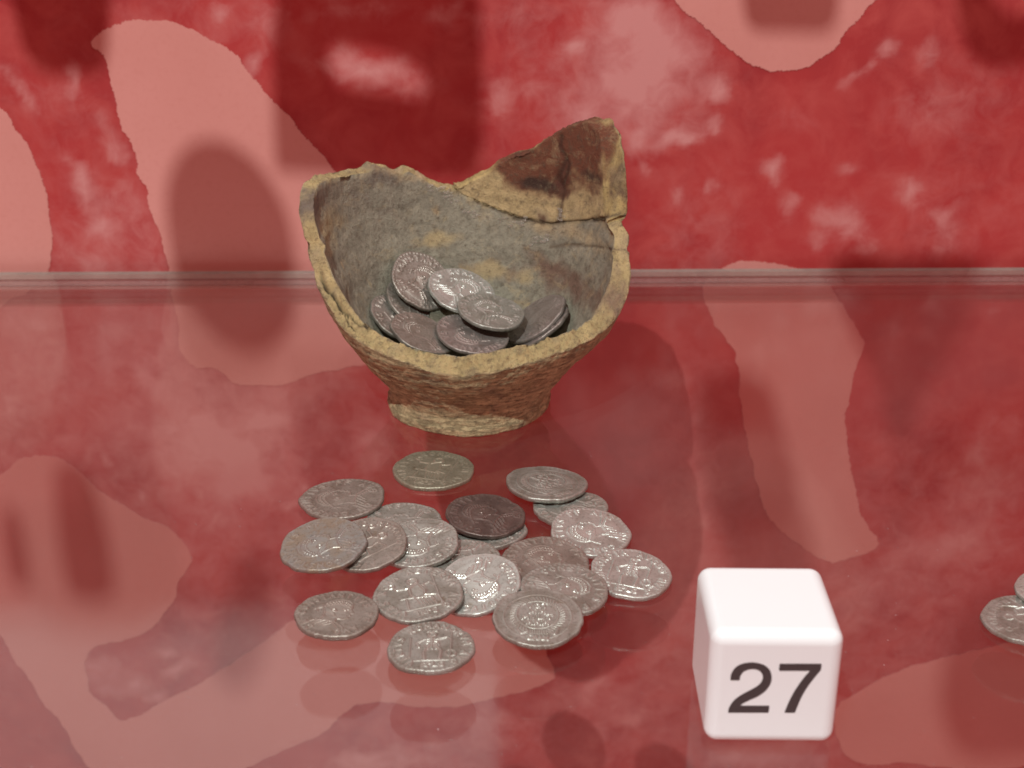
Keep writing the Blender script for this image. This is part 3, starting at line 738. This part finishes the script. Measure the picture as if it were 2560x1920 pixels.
def design(kind, text):
    """returns strokes (polyline, half width, height) and bosses (cx, cy, rx, ry, height); unit disc"""
    st = []; bo = []
    def s(pl, w=.018, h=1.0): st.append((pl, w, h))
    if kind == 'bust':
        for pl in arc_text(text, .80, -160, 160, .155): s(pl, .021, 1.0)
        prof = [(-.10, .58), (.10, .60), (.24, .50), (.28, .36), (.30, .24), (.40, .12), (.33, .07), (.37, .00), (.31, -.03), (.35, -.09), (.26, -.19), (.12, -.20), (.12, -.32)]
        s(prof, .02, .85)
        s([(-.10, .58), (-.28, .50), (-.38, .34), (-.38, .14), (-.28, -.02), (-.22, -.2), (-.26, -.36)], .022, .8)
        bo += [(-.03, .22, .36, .40, 1.5), (.06, -.02, .24, .24, 1.1), (-.05, -.34, .2, .25, .8), (-.04, -.56, .48, .20, 1.0)]
        for k in range(11):
            x = -.36 + .62 * k / 10; y = .30 + .20 * math.sin(PI * k / 10) * .75 + .08 * k / 10
            s([(x, y), (x + .001, y + .001)], .028, 1.5)
            s([(x, y - .09), (x + .001, y - .089)], .026, 1.2)
        for k in range(6): s([(-.30 + .1 * k, .54 - abs(k - 2.5) * .03), (-.24 + .1 * k, .42)], .014, .8)
        for k in range(6): s([(-.34 + .05 * k, .18 - .03 * k), (-.22 + .05 * k, -.02 - .02 * k)], .014, .7)
        s(circ(-.08, .08, .055), .016, 1.0); s([(.12, .20), (.24, .21)], .018, 1.0); s([(.18, .15), (.181, .151)], .028, 1.3)
        s([(-.40, .16), (-.50, .08), (-.46, -.06)], .018, .9); s([(-.40, .14), (-.56, .0)], .016, .9)
        for k in range(5): s([(-.50 + .11 * k, -.58 - .03 * (k % 2)), (-.34 + .11 * k, -.34 - .02 * k)], .018, .9)
        s([(-.56, -.66), (-.36, -.42), (-.1, -.36), (.18, -.36), (.40, -.50), (.48, -.66)], .022, 1.0)
        for k in range(7): s([(.10 + .05 * k, -.40 - .04 * k), (.101 + .05 * k, -.401 - .04 * k)], .026, 1.4)
    elif kind == 'seated':
        for pl in arc_text(text, .80, -150, 150, .15): s(pl, .021, 1.0)
        s(circ(-.02, .42, .11), .025, 1.1); bo += [(-.02, .42, .13, .14, 1.3), (0, .08, .24, .30, 1.2), (.12, -.26, .34, .20, 1.1)]
        s([(-.02, .30), (-.16, .18), (-.18, -.06), (-.10, -.20), (.24, -.24), (.30, -.52)], .026, 1.1)
        s([(.10, .24), (.16, .02), (.12, -.14), (.38, -.20), (.44, -.50)], .022, 1.0)
        s([(-.14, .20), (-.42, .22), (-.50, .34)], .026, 1.2); s([(.12, .20), (.34, .30), (.42, .16)], .024, 1.1)
        s([(.46, .60), (.40, -.60)], .018, 1.2); s(circ(-.52, .40, .07), .022, 1.3)
        s([(-.30, -.12), (-.34, -.52)], .022, .9); s([(-.42, -.14), (.0, -.18)], .02, .9)
        for k in range(5): s([(-.10 + .08 * k, -.22), (-.04 + .08 * k, -.50)], .014, .8)
        s([(-.56, -.57), (.56, -.57)], .02, 1.0)
        for pl in row_text("TRPS", -.26, .26, -.72, .16): s(pl, .021, 1.0)
    elif kind == 'soldier':
        for pl in arc_text(text, .80, -150, 150, .165): s(pl, .023, 1.1)
        bo += [(0, .44, .12, .13, 1.4), (0, .14, .19, .24, 1.3)]
        s(circ(0, .44, .09), .024, 1.0); s([(-.1, .56), (.12, .58)], .022, 1.2)
        s([(0, .34), (.0, .04)], .04, .8)
        s([(-.16, .26), (-.36, .12), (-.30, -.04)], .028, 1.2); s([(.14, .26), (.36, .34), (.44, .22)], .028, 1.2)
        s([(.46, .58), (.40, -.52)], .018, 1.2); s([(-.50, .34), (-.52, -.42)], .018, 1.1)
        s([(-.06, .02), (-.20, -.24), (-.18, -.52)], .034, 1.2); s([(.08, .02), (.20, -.20), (.16, -.52)], .034, 1.2)
        for k in range(5): s([(-.16 + .08 * k, .04), (-.18 + .09 * k, -.12)], .018, 1.0)
        for k in range(3): s([(-.12, .26 - .09 * k), (.12, .24 - .09 * k)], .016, .9)
        s(circ(.42, -.30, .12), .022, 1.0); s([(-.54, -.57), (.54, -.57)], .02, 1.0)
        for pl in row_text("RPLG", -.26, .26, -.72, .16): s(pl, .022, 1.1)
    elif kind == 'wreath':
        s(circ(0, .06, .47, 40), .016, .8)
        for k in range(46):
            t = 2 * PI * k / 46
            if abs(t - 1.5 * PI) < .42: continue
            c, n_ = math.cos(t), math.sin(t)
            s([(c * .52, .05 + n_ * .52), (math.cos(t + .10) * .62, .05 + math.sin(t + .10) * .62)], .018, .7)
        s(circ(0, .0, .76, 60), .012, .55)
        for i, (tx, ww) in enumerate((("VOT", .25), ("XX", .2), ("MVLT", .36), ("XXX", .27))):
            for pl in row_text(tx, -ww, ww, .35 - .19 * i, .14): s(pl, .020, 1.2)
        for pl in row_text("SMAN", -.24, .24, -.72, .14): s(pl, .021, 1.1)
        for k in range(9): s([(-.20 + .05 * k, -.46), (-.21 + .0525 * k, -.58)], .013, .9)
        s([(-.46, -.40), (-.36, -.60), (-.24, -.52)], .02, 1.0); s([(.46, -.40), (.38, -.60), (.26, -.50)], .02, 1.0)
    return st, bo

NRING, NSEG = 66, 220
def coin_mesh(name, rad, kind, text, seed, worn, mat, thick=1.15, rot=0.0, rim=1.0):
    r = np.concatenate([[0.0], np.linspace(1 / NRING, 1.0, NRING)])
    th = np.linspace(0, 2 * PI, NSEG, endpoint=False)
    rg = np.random.RandomState(seed)
    ph = rg.uniform(0, 6.28, 6)
    edge = 1 + .012 * np.sin(2 * th + ph[0]) + .010 * np.sin(3 * th + ph[1]) + .011 * np.sin(5 * th + ph[2]) + .006 * np.sin(7 * th + ph[4]) + .006 * np.sin(9 * th + ph[3]) + .004 * np.sin(17 * th + ph[4])
    edge += .004 * rg.randn(NSEG)
    # a clipped nick or two
    for _ in range(rg.randint(0, 3)):
        a = rg.uniform(0, 6.28); d = (th - a + PI) % (2 * PI) - PI
        edge -= .025 * np.exp(-(d / .09) ** 2)
    R, T = np.meshgrid(r[1:], th, indexing='ij')
    X = np.concatenate([[0.0], (R * np.cos(T)).ravel()]); Y = np.concatenate([[0.0], (R * np.sin(T)).ravel()])
    # the design is struck a little off centre
    ox, oy = rg.uniform(-.035, .035, 2)
    c, s_ = math.cos(rot), math.sin(rot)
    DX = (X - ox) * c + (Y - oy) * s_; DY = -(X - ox) * s_ + (Y - oy) * c
    st, bo = design(kind, text)
    H = np.zeros_like(X)
    for (cx, cy, rx, ry, h) in bo:
        q = ((DX - cx) / rx) ** 2 + ((DY - cy) / ry) ** 2
        H = np.maximum(H, h * .11 * np.sqrt(np.clip(1 - q, 0, 1)))
    Lf = np.zeros_like(X)
    for pl, w, h in st:
        pts = np.array(pl); lo = pts.min(0) - .1; hi_ = pts.max(0) + .1
        idx = np.where((DX > lo[0]) & (DX < hi_[0]) & (DY > lo[1]) & (DY < hi_[1]))[0]
        if len(idx) == 0: continue
        x, y = DX[idx], DY[idx]; d = np.full(len(idx), 9.0)
        for (x0, y0), (x1, y1) in zip(pts[:-1], pts[1:]):
            dx, dy = x1 - x0, y1 - y0; L = dx * dx + dy * dy + 1e-9
            t = np.clip(((x - x0) * dx + (y - y0) * dy) / L, 0, 1)
            d = np.minimum(d, np.hypot(x - x0 - t * dx, y - y0 - t * dy))
        Lf[idx] = np.maximum(Lf[idx], h * np.exp(-(d / (w * 1.05)) ** 2))
    # weakly struck areas
    wk = np.clip(1.1 - worn * (.5 + .5 * np.sin(X * 2.3 + ph[0]) * np.cos(Y * 2.6 + ph[5])) * 1.3, .15, 1.1)
    H = H * wk * 1.15 + Lf * .28 * wk
    RR = np.hypot(X, Y)
    beads = np.clip(.5 + .8 * np.sin(np.arctan2(Y, X) * 50 + ph[1]), 0, 1)
    off = np.hypot(DX, DY)
    H += .17 * np.exp(-((RR - .935) / .026) ** 2) * beads * wk * rim
    H += .08 * np.exp(-((RR - .975) / .03) ** 2)
    wear = np.clip(H / .25, 0, 1)
    H += np.array([mn.noise(Vector((x * 3, y * 3, seed * 1.7))) * .05 + mn.noise(Vector((x * 14, y * 14, seed * 1.7))) * .022 for x, y in zip(X, Y)])
    bend = .020 * rad * (np.cos(2 * np.arctan2(Y, X) + ph[3]) * RR ** 2) * .7
    E = np.concatenate([[1.0], np.tile(edge, NRING)])
    rsc = np.concatenate([[0.0], np.repeat(r[1:] ** 4, NSEG)])
    f = rad * (1 + (E - 1) * rsc)
    top = np.stack([X * f, Y * f, thick / 2 + H + bend], 1)
    top[-NSEG:, 2] -= .10
    # edge and underside
    ring = top[-NSEG:].copy()
    e1 = ring.copy(); e1[:, :2] *= 1.008; e1[:, 2] -= .22
    e2 = ring.copy(); e2[:, :2] *= 1.006; e2[:, 2] -= thick * .72; 
    e3 = ring.copy(); e3[:, :2] *= .975; e3[:, 2] -= thick * .98
    bot = np.array([[0, 0, -thick / 2 + .05]])
    V = np.concatenate([top, e1, e2, e3, bot])
    F = [(0, 1 + i, 1 + (i + 1) % NSEG) for i in range(NSEG)]
    nr = NRING + 3
    for j in range(nr - 1):
        a = 1 + j * NSEG
        for i in range(NSEG):
            i2 = (i + 1) % NSEG
            F.append((a + i, a + NSEG + i, a + NSEG + i2, a + i2))
    lb = 1 + (nr - 1) * NSEG; bi = len(V) - 1
    F += [(lb + (i + 1) % NSEG, lb + i, bi) for i in range(NSEG)]
    o = mesh_obj(name, V, F, mat)
    wv = np.zeros(len(V)); wv[:len(wear)] = wear
    set_float(o.data, wv, "wear")
    return o

def frame_from(px, py, ratio, ang, flat):
    V = ray(px, py)
    R_ = np.cross(V, UP); R_ /= np.linalg.norm(R_)
    U_ = np.cross(R_, V)
    a = math.radians(ang)
    maj = R_ * math.cos(a) - U_ * math.sin(a)
    mi = R_ * math.sin(a) + U_ * math.cos(a)
    if flat: n = np.array([0, 0, 1.0])
    else: n = -V * ratio + mi * math.sqrt(max(0, 1 - ratio * ratio))
    n /= np.linalg.norm(n)
    x = R_ - n * (R_ @ n); x /= np.linalg.norm(x)
    y = np.cross(n, x)
    return n, x, y

PLACED = []
TH = 1.15
def settle(px, py, wpx, n, x, y, inpot, gap=.12, zmin=0.0):
    """slide the coin down its line of sight until it rests on what lies below"""
    v = ray(px, py)
    rs = np.array([.0, .25, .5, .75, .9, 1.0]); ts = np.linspace(0, 2 * PI, 40, endpoint=False)
    for z in np.arange((FLOOR if inpot else .6) + zmin, 60, .08):
        t = (z - CAM[2]) / v[2]; P = CAM + v * t
        rad = wpx / 2 * (P @ FW - CAM @ FW) / FOC
        if inpot and not (9.0 <= rad <= 10.3): rad = min(max(rad, 9.0), 10.3)
        pts = np.array([P + (x * math.cos(a) + y * math.sin(a)) * rad * q - n * (TH / 2) for q in rs for a in ts])
        if inpot:
            rr = np.hypot(pts[:, 0] - PC[0], pts[:, 1] - PC[1])
            if (pts[:, 2] < z_inner(rr) - .15).any() or (rr > 43).any(): continue
        elif (pts[:, 2] < -.03).any(): continue
        ok = True
        for (Q, m, R2) in PLACED:
            if abs(Q[0] - P[0]) + abs(Q[1] - P[1]) > 45: continue
            top = Q + m * (TH / 2 + gap)
            d = pts - Q
            # height of the lower coin's top plane below each sample point
            zt = top[2] - (m[0] * (pts[:, 0] - top[0]) + m[1] * (pts[:, 1] - top[1])) / m[2]
            dd = np.stack([pts[:, 0] - top[0], pts[:, 1] - top[1], zt - top[2]], 1)
            inside = np.linalg.norm(dd, axis=1) < R2
            if (inside & (pts[:, 2] < zt)).any(): ok = False; break
            # and the lower coin's rim against the new coin's underside
            aux = np.cross(m, [1, 0, 0]); aux /= np.linalg.norm(aux); aux2 = np.cross(m, aux)
            rim_ = np.array([top + (aux * math.cos(a) + aux2 * math.sin(a)) * R2 for a in ts])
            bp = P - n * (TH / 2)
            zb = bp[2] - (n[0] * (rim_[:, 0] - bp[0]) + n[1] * (rim_[:, 1] - bp[1])) / n[2]
            d2 = np.stack([rim_[:, 0] - bp[0], rim_[:, 1] - bp[1], zb - bp[2]], 1)
            ins2 = np.linalg.norm(d2, axis=1) < rad
            if (ins2 & (rim_[:, 2] > zb)).any(): ok = False; break
        if ok: return P, rad
    return P, rad

SEED = [0]
def coin(label, px, py, w, ratio, ang, kind, text, rot, mat, group, flat=False, inpot=False, worn=.5, zmin=0.0, rim=1.0):
    SEED[0] += 1
    n, x, y = frame_from(px, py, ratio, ang, flat)
    P, rad = settle(px, py, w, n, x, y, inpot, zmin=zmin)
    PLACED.append((P, n, rad))
    o = coin_mesh("silver_coin", rad, kind, text, SEED[0] * 13 + 5, worn, mat, TH, math.radians(rot), rim)
    M = Matrix(((x[0], y[0], n[0], P[0] * MM), (x[1], y[1], n[1], P[1] * MM), (x[2], y[2], n[2], P[2] * MM), (0, 0, 0, 1)))
    o.matrix_world = M
    tag(o, label, "coin", group)
    print("coin", SEED[0], np.round(P, 1), round(rad, 2), round(math.degrees(math.acos(min(1, n[2]))), 1))
    return o
D = 1.15732
G1 = "silver coins spread on the glass in front of the pot"
def sc(label, cx, cy, w, h, ang, kind, text, rot, mat, **kw):
    return coin(label, cx * D, cy * D, w * D, h / w, ang, kind, text, rot, mat, kw.pop('group', G1), **kw)
T1, T2, T3, T4 = "DN CONSTANTIVS PF AVG", "VIRTVS ROMANORVM AVG", "VRBS ROMA AETERNA AVG", "CONCORDIA AVGGG MVLT"
sc("greenish silver coin lying alone closest to the foot of the pot", 937, 1017, 176, 80, 2, 'seated', T2, -20, M_GREEN, flat=True, worn=.3)
sc("silver coin half covered by two others at the rear right of the spread", 1233, 1100, 160, 77, 3, 'soldier', T4, 60, M_SILVER, flat=True)
sc("silver coin with only its upper rim showing behind the helmeted bust coin left of centre", 872, 1131, 168, 84, 3, 'bust', T1, 100, M_SILVER, flat=True)
sc("pale coin peeping out under the darkest coin of the spread", 1056, 1147, 162, 84, -2, 'seated', T2, 40, M_SILVER, flat=True)
sc("silver coin mostly hidden between the dark coin and the bright portrait coin", 1002, 1212, 164, 88, 2, 'bust', T1, 190, M_SILVER, zmin=0)
sc("silver bust coin overlapped on its left by the thick brown coin", 903, 1175, 176, 104, -8, 'bust', T1, 160, M_SILVER, worn=.2)
sc("brownish silver coin at the rear left corner of the spread", 740, 1079, 181, 84, -5, 'bust', T1, 80, M_BROWN, worn=.4)
sc("thick brown coin with a dark edge, partly under the blue grey toned coin", 796, 1177, 170, 110, -12, 'seated', T2, -60, M_BROWN, worn=.5)
sc("blue grey toned coin at the far left, over the thick brown coin", 699, 1179, 184, 112, -10, 'bust', T1, 100, M_GREY, worn=.5)
sc("darkest tarnished coin, almost black brown, in the middle rear of the spread", 1048, 1115, 173, 89, 4, 'bust', T1, 60, M_DARK, worn=.6)
sc("silver coin at the rear right of the spread, resting on the edge of another coin", 1180, 1046, 176, 71, 3, 'wreath', T4, 30, M_SILVER, worn=.5)
sc("bright silver coin with a sideways portrait, below the right rear coin", 1275, 1151, 174, 101, 8, 'bust', T1, 115, M_BRIGHT, worn=.1)
sc("silver coin farthest to the right in the spread, with a striding figure", 1363, 1241, 174, 103, 7, 'soldier', T4, -10, M_BRIGHT, worn=.2)
sc("brownish bust coin right of centre, partly under another bust coin", 1178, 1216, 188, 106, 4, 'bust', T1, 20, M_BROWN, worn=.3)
sc("brightest silver coin of the spread, with a wide rim and big portrait", 1033, 1264, 186, 126, -12, 'bust', T1, 205, M_BRIGHT, worn=.0, rim=.3)
sc("silver coin with a bust turned upwards, just behind the wreath coin", 1219, 1275, 188, 108, 5, 'bust', T1, -70, M_SILVER, worn=.25)
sc("pale silver coin with a seated figure, leaning on the bright portrait coin from the left", 903, 1286, 195, 116, -4, 'seated', T3, 15, M_SILVER, worn=.1)
sc("silver coin with a wreath round lines of letters at the front right of the spread", 1161, 1336, 193, 124, 1, 'wreath', T4, 0, M_SILVER, worn=.0, rim=.2)
sc("silver coin with a standing figure, nearest the viewer", 931, 1401, 188, 106, 1, 'soldier', T2, 0, M_SILVER, worn=.1, zmin=1.6, flat=True)
sc("brown bust coin lying apart at the front left of the spread", 728, 1329, 180, 98, -2, 'bust', T1, -25, M_BROWN, worn=.3, zmin=.9, flat=True)
G3 = "silver coins cut off by the right edge of the picture"
sc("flat silver coin cut by the right edge of the picture, right of the number block", 2216, 1339, 180, 102, 3, 'seated', T2, 90, M_SILVER, worn=.7, group=G3)
sc("silver coin at the right edge of the picture, resting on the flat coin there", 2288, 1275, 176, 96, 4, 'bust', T1, 10, M_BRIGHT, group=G3)

G2 = "silver coins heaped inside the broken pot"
def pc(label, x, y, a, ratio, ang, kind, text, rot, mat, **kw):
    ((X, Y),) = kc([(x, y)])
    return coin(label, X, Y, 2 * a * .24412, ratio, ang, kind, text, rot, mat, G2, inpot=True, **kw)
pc("brown coin farthest left in the pot, mostly buried under the others", 420, 800, 335, .60, 30, 'soldier', T2, 40, M_BROWN)
pc("brown coin under the large portrait coin, its left rim leaning on the pot wall", 580, 650, 335, .62, 34, 'seated', T2, 10, M_BROWN)
pc("greenish coin of which only a sliver shows, under the middle of the heap", 1050, 830, 335, .50, 8, 'soldier', T4, 90, M_GREEN)
pc("reddish brown coin, lower of two tilted coins at the right of the heap", 1840, 885, 345, .36, -36, 'seated', T2, 0, M_MAUVE, worn=.9)
pc("smooth brown coin at the front left of the heap, worn almost blank", 630, 965, 340, .50, 24, 'bust', T1, 70, M_BROWN, worn=1.0)
pc("large brown portrait coin standing steepest at the rear left of the heap", 635, 425, 345, .74, 38, 'bust', T1, -30, M_BROWN, worn=.2)
pc("reddish brown coin tilted steeply at the right of the heap, upper of two", 1800, 810, 360, .40, -36, 'bust', T1, 60, M_MAUVE, worn=.9)
pc("violet brown coin at the front of the heap, just behind the pot's front rim", 1145, 968, 375, .52, 10, 'bust', T1, 150, M_MAUVE, worn=.4)
pc("brightest silver coin in the pot with a clear letter ring, top of the heap", 1045, 530, 355, .60, 18, 'bust', T3, -50, M_BRIGHT, worn=.1, rim=.6)
pc("silver coin lying on the right part of the brightest coin in the pot", 1340, 737, 352, .47, 11, 'bust', T1, 20, M_SILVER, worn=.3, rim=.5)

# ------------------------------------------------------------------ number block
def mat_block():
    t = NT("white_acrylic")
    n = t.noise(60, 4, .5)
    c = t.mix((.72, .845, .865), (.745, .865, .885), n)
    p = t.bsdf(c, .28, 0, t.bump(t.noise(120, 3, .5), .03, .0004), .5)
    return t.done(p.outputs[0])
M_BLOCK = mat_block()
_ink = NT("dark_grey_ink"); M_INK = _ink.done(_ink.bsdf(_ink.mix((.035, .034, .036), (.055, .052, .053), _ink.noise(400, 4, .6)), .45).outputs[0])
blk = bpy.data.objects.new("number_block", None); C.objects.link(blk)
SD = 24.2; SW = 23.8
BX, BY, BZ = 47.2, 203.6, 0.05
YAW = math.radians(-.9)
tag(blk, "white glossy cube with the dark number 27 on its front", "number block")
bm = bmesh.new(); bmesh.ops.create_cube(bm, size=SD * MM, matrix=Matrix.Diagonal((SW / SD, 1, 1, 1)))
bmesh.ops.bevel(bm, geom=bm.edges[:] + bm.verts[:], offset=2.5 * MM, segments=6, profile=.5, affect='EDGES')
me = bpy.data.meshes.new("cube_body"); bm.to_mesh(me); bm.free()
me.polygons.foreach_set("use_smooth", [True] * len(me.polygons)); me.materials.append(M_BLOCK)
o = bpy.data.objects.new("cube_body", me); C.objects.link(o); o.parent = blk
o.location = (0, SD / 2 * MM, SD / 2 * MM)
wn = o.modifiers.new("normals", 'WEIGHTED_NORMAL'); wn.keep_sharp = False; wn.weight = 90
blk.location = (BX * MM, BY * MM, BZ * MM); blk.rotation_euler = (0, 0, YAW)
def on_front(px, py):
    """point of the cube's front face, in the block's own axes"""
    v = ray(px, py); fn = np.array([math.sin(YAW), -math.cos(YAW), 0]); q = np.array([BX, BY, 0])
    t = ((q - CAM) @ fn) / (v @ fn); p = CAM + v * t - np.array([BX, BY, BZ])
    return (p[0] * math.cos(YAW) + p[1] * math.sin(YAW), p[2])
def open_smooth(pts, corners):
    """rounds a closed outline except at the listed corner indices"""
    n = len(pts); out = []
    for i in range(n):
        p0, p1, p2, p3 = (np.array(pts[(i + k) % n], float) for k in (-1, 0, 1, 2))
        if i in corners: p0 = p1
        if (i + 1) % n in corners: p3 = p2
        for s in range(4):
            t = s / 4
            out.append(.5 * ((2 * p1) + (-p0 + p2) * t + (2 * p0 - 5 * p1 + 4 * p2 - p3) * t * t + (-p0 + 3 * p1 - 3 * p2 + p3) * t ** 3))
    return out
two = [(450, 865), (455, 830), (480, 792), (520, 770), (578, 762), (640, 774), (680, 805), (692, 850), (684, 890), (655, 930), (610, 962), (560, 985), (522, 1004), (500, 1022),
       (679, 1022), (674, 1060), (435, 1060), (443, 1030), (470, 990), (512, 958), (560, 932), (608, 905), (636, 878), (645, 845), (632, 815), (600, 799), (560, 800), (525, 814), (505, 840), (500, 865)]
seven = [(745, 770), (993, 770), (988, 805), (950, 850), (912, 900), (880, 952), (855, 1005), (833, 1060), (775, 1060), (800, 1000), (830, 942), (865, 888), (900, 842), (932, 808), (742, 808)]
sgn = 1.0
for nm, pts, cor in (("digit_two", two, {0, 13, 14, 15, 16, 29}), ("digit_seven", seven, {0, 1, 2, 7, 8, 13, 14})):
    q = [np.array(on_front(*p)) for p in k6(open_smooth(pts, cor))]
    q2 = []
    for i in range(len(q)):          # the print spreads a little beyond the traced line
        e = q[(i + 1) % len(q)] - q[i - 1]; L = np.linalg.norm(e) + 1e-9
        q2.append(q[i] + np.array([-e[1], e[0]]) / L * .10 * sgn)
    q = q2
    extrude_poly(nm, [(a, -.03, z) for a, z in q], (0, .12, 0), M_INK, blk)

# ------------------------------------------------------------------ unseen stand-ins added on the upper shelf, outlined to cast the panel's shadows
UZ = 380.0
ush = bpy.data.objects.new("upper_glass_shelf", None); C.objects.link(ush)
tag(ush, "upper clear glass shelf of the same case, above the picture", "shelf")
slab("glass_pane", -290, 290, -60, 300, UZ - 6, UZ, M_GLASS, ush)
def to_upper(px, py, z=UZ):
    w = at_wall(px, py); t = (z - w[2]) / (LIGHT[2] - w[2]); return w + (LIGHT - w) * t
_pl = NT("grey_brown_caster"); M_CASTER = _pl.done(_pl.bsdf(_pl.mix((.22, .15, .10), (.34, .25, .17), _pl.noise(90, 6, .6)), .85).outputs[0])
def ell(cx, cy, a, b, ang=0, n=40):
    c, s_ = math.cos(math.radians(ang)), math.sin(math.radians(ang))
    return [(cx + a * math.cos(t) * c - b * math.sin(t) * s_, cy + a * math.cos(t) * s_ + b * math.sin(t) * c) for t in np.linspace(0, 2 * PI, n, endpoint=False)]
CAST = [
 ("oval caster", "oval shadow caster added on the upper shelf above the pot's left side", kd(ell(503, 560, 128, 212, -19))),
 ("square caster", "square shadow caster added at the left end of the upper shelf", smooth_closed(kd([(30, 20), (45, 100), (90, 165), (160, 160), (225, 165), (238, 100), (245, -320), (-200, -340), (-200, -20), (20, -20)]), 2)),
 ("block caster", "small square shadow caster added on the right part of the upper shelf", smooth_closed(kd([(1600, -80), (1604, 20), (1620, 72), (1700, 72), (1790, 76), (1812, 40), (1815, -80)]), 2)),
 ("corner caster", "added shadow caster at the far right end of the upper shelf", smooth_closed(kd([(2065, 0), (2080, 90), (2120, 150), (2230, 140), (2400, 100), (2400, 60), (2230, 90), (2140, 80), (2110, -60), (2060, -60)]), 1)),
 ("wedge caster", "pointed wedge shaped shadow caster added on the upper shelf above the right side", smooth_closed(kd([(1790, 615), (1850, 592), (1960, 622), (2050, 602), (2120, 630), (2090, 700), (2040, 780), (1990, 860), (1960, 960), (1925, 960), (1910, 860), (1870, 780), (1830, 700), (1800, 640)]), 2)),
 ("long caster", "long narrow shadow caster added on the upper shelf near the right front", smooth_closed(kd([(1510, 860), (1600, 850), (1660, 880), (1690, 1000), (1730, 1130), (1760, 1260), (1740, 1420), (1640, 1420), (1590, 1300), (1560, 1150), (1520, 1050), (1490, 940)]), 2)),
 ("strip caster", "strip shaped shadow caster added on the upper shelf near the left front", smooth_closed([(140, 1215), (215, 1205), (250, 1300), (280, 1400), (296, 1500), (200, 1512), (158, 1460), (148, 1330)], 2)),
 ("small strip caster", "smaller strip shaped shadow caster added on the upper shelf left of the others", smooth_closed([(8, 1330), (45, 1320), (75, 1400), (72, 1480), (22, 1470)], 2)),
 ("curved caster", "curved shadow caster added on the upper shelf behind the strip shaped ones", smooth_closed([(600, 1435), (690, 1455), (680, 1560), (645, 1710), (555, 1730), (525, 1650), (575, 1560)], 2)),
 ("broad caster", "broad shadow caster added on the upper shelf at the right front corner", smooth_closed(kd([(2030, 1420), (2100, 1340), (2230, 1290), (2400, 1250), (2400, 1600), (2230, 1640), (2080, 1650), (2030, 1560)]), 2)),
]
for nm, lb, pts in CAST:
    q = [to_upper(*p, UZ + .1) for p in pts]
    o = extrude_poly("shadow_caster", q, (0, 0, 5.0), M_CASTER)
    tag(o, lb, "fragment", "shadow casters on the upper shelf")
# slotted plate added for its shadow with the bright window
outer = kd([(598, 20), (590, 110), (592, 250), (596, 372), (760, 384), (900, 388), (1036, 390), (1046, 250), (1040, 100), (1020, -300), (610, -300)])
hole = kd([(706, 108), (712, 150), (725, 206), (800, 214), (900, 234), (928, 214), (918, 152), (860, 122), (800, 106), (740, 100)])
def bridge(o_, h_):
    """joins a hole to the outline with a cut so that it stays one polygon"""
    return o_[:3] + [h_[0]] + h_[:0:-1] + [h_[0], o_[2]] + o_[3:]
bm = bmesh.new()
def ring_pts(pts, z): return [bm.verts.new(Vector(to_upper(*p, z)) * MM) for p in pts]
N_ = 48
def resample(pts, n):
    pts = [np.array(p, float) for p in pts]; P2 = pts + [pts[0]]
    L = np.cumsum([0] + [np.linalg.norm(P2[i + 1] - P2[i]) for i in range(len(pts))])
    return [(float(np.interp(s, L, [p[0] for p in P2])), float(np.interp(s, L, [p[1] for p in P2]))) for s in np.linspace(0, L[-1], n, endpoint=False)]
ctr = np.mean(np.array(hole), 0)
def by_angle(pts):
    r = resample(pts, 400); an = [math.atan2(p[1] - ctr[1], p[0] - ctr[0]) for p in r]
    res = []
    for t in np.linspace(-PI, PI, N_, endpoint=False):
        res.append(r[int(np.argmin([abs((a - t + PI) % (2 * PI) - PI) for a in an]))])
    return res
oo, hh = by_angle(outer), by_angle(hole)
r0, r1 = ring_pts(oo, UZ + .1), ring_pts(hh, UZ + .1)
r2 = [bm.verts.new(v.co + Vector((0, 0, .002))) for v in r0]; r3 = [bm.verts.new(v.co + Vector((0, 0, .002))) for v in r1]
for A, B in ((r0, r1), (r1, r3), (r3, r2), (r2, r0)):
    for i in range(N_):
        j = (i + 1) % N_
        try: bm.faces.new((A[i], A[j], B[j], B[i]))
        except ValueError: pass
bmesh.ops.recalc_face_normals(bm, faces=bm.faces[:])
me = bpy.data.meshes.new("slotted_caster"); bm.to_mesh(me); bm.free(); me.materials.append(M_CASTER)
o = bpy.data.objects.new("slotted_caster", me); C.objects.link(o)
tag(o, "flat rectangular shadow caster with a slot, added on the middle of the upper shelf", "plate")
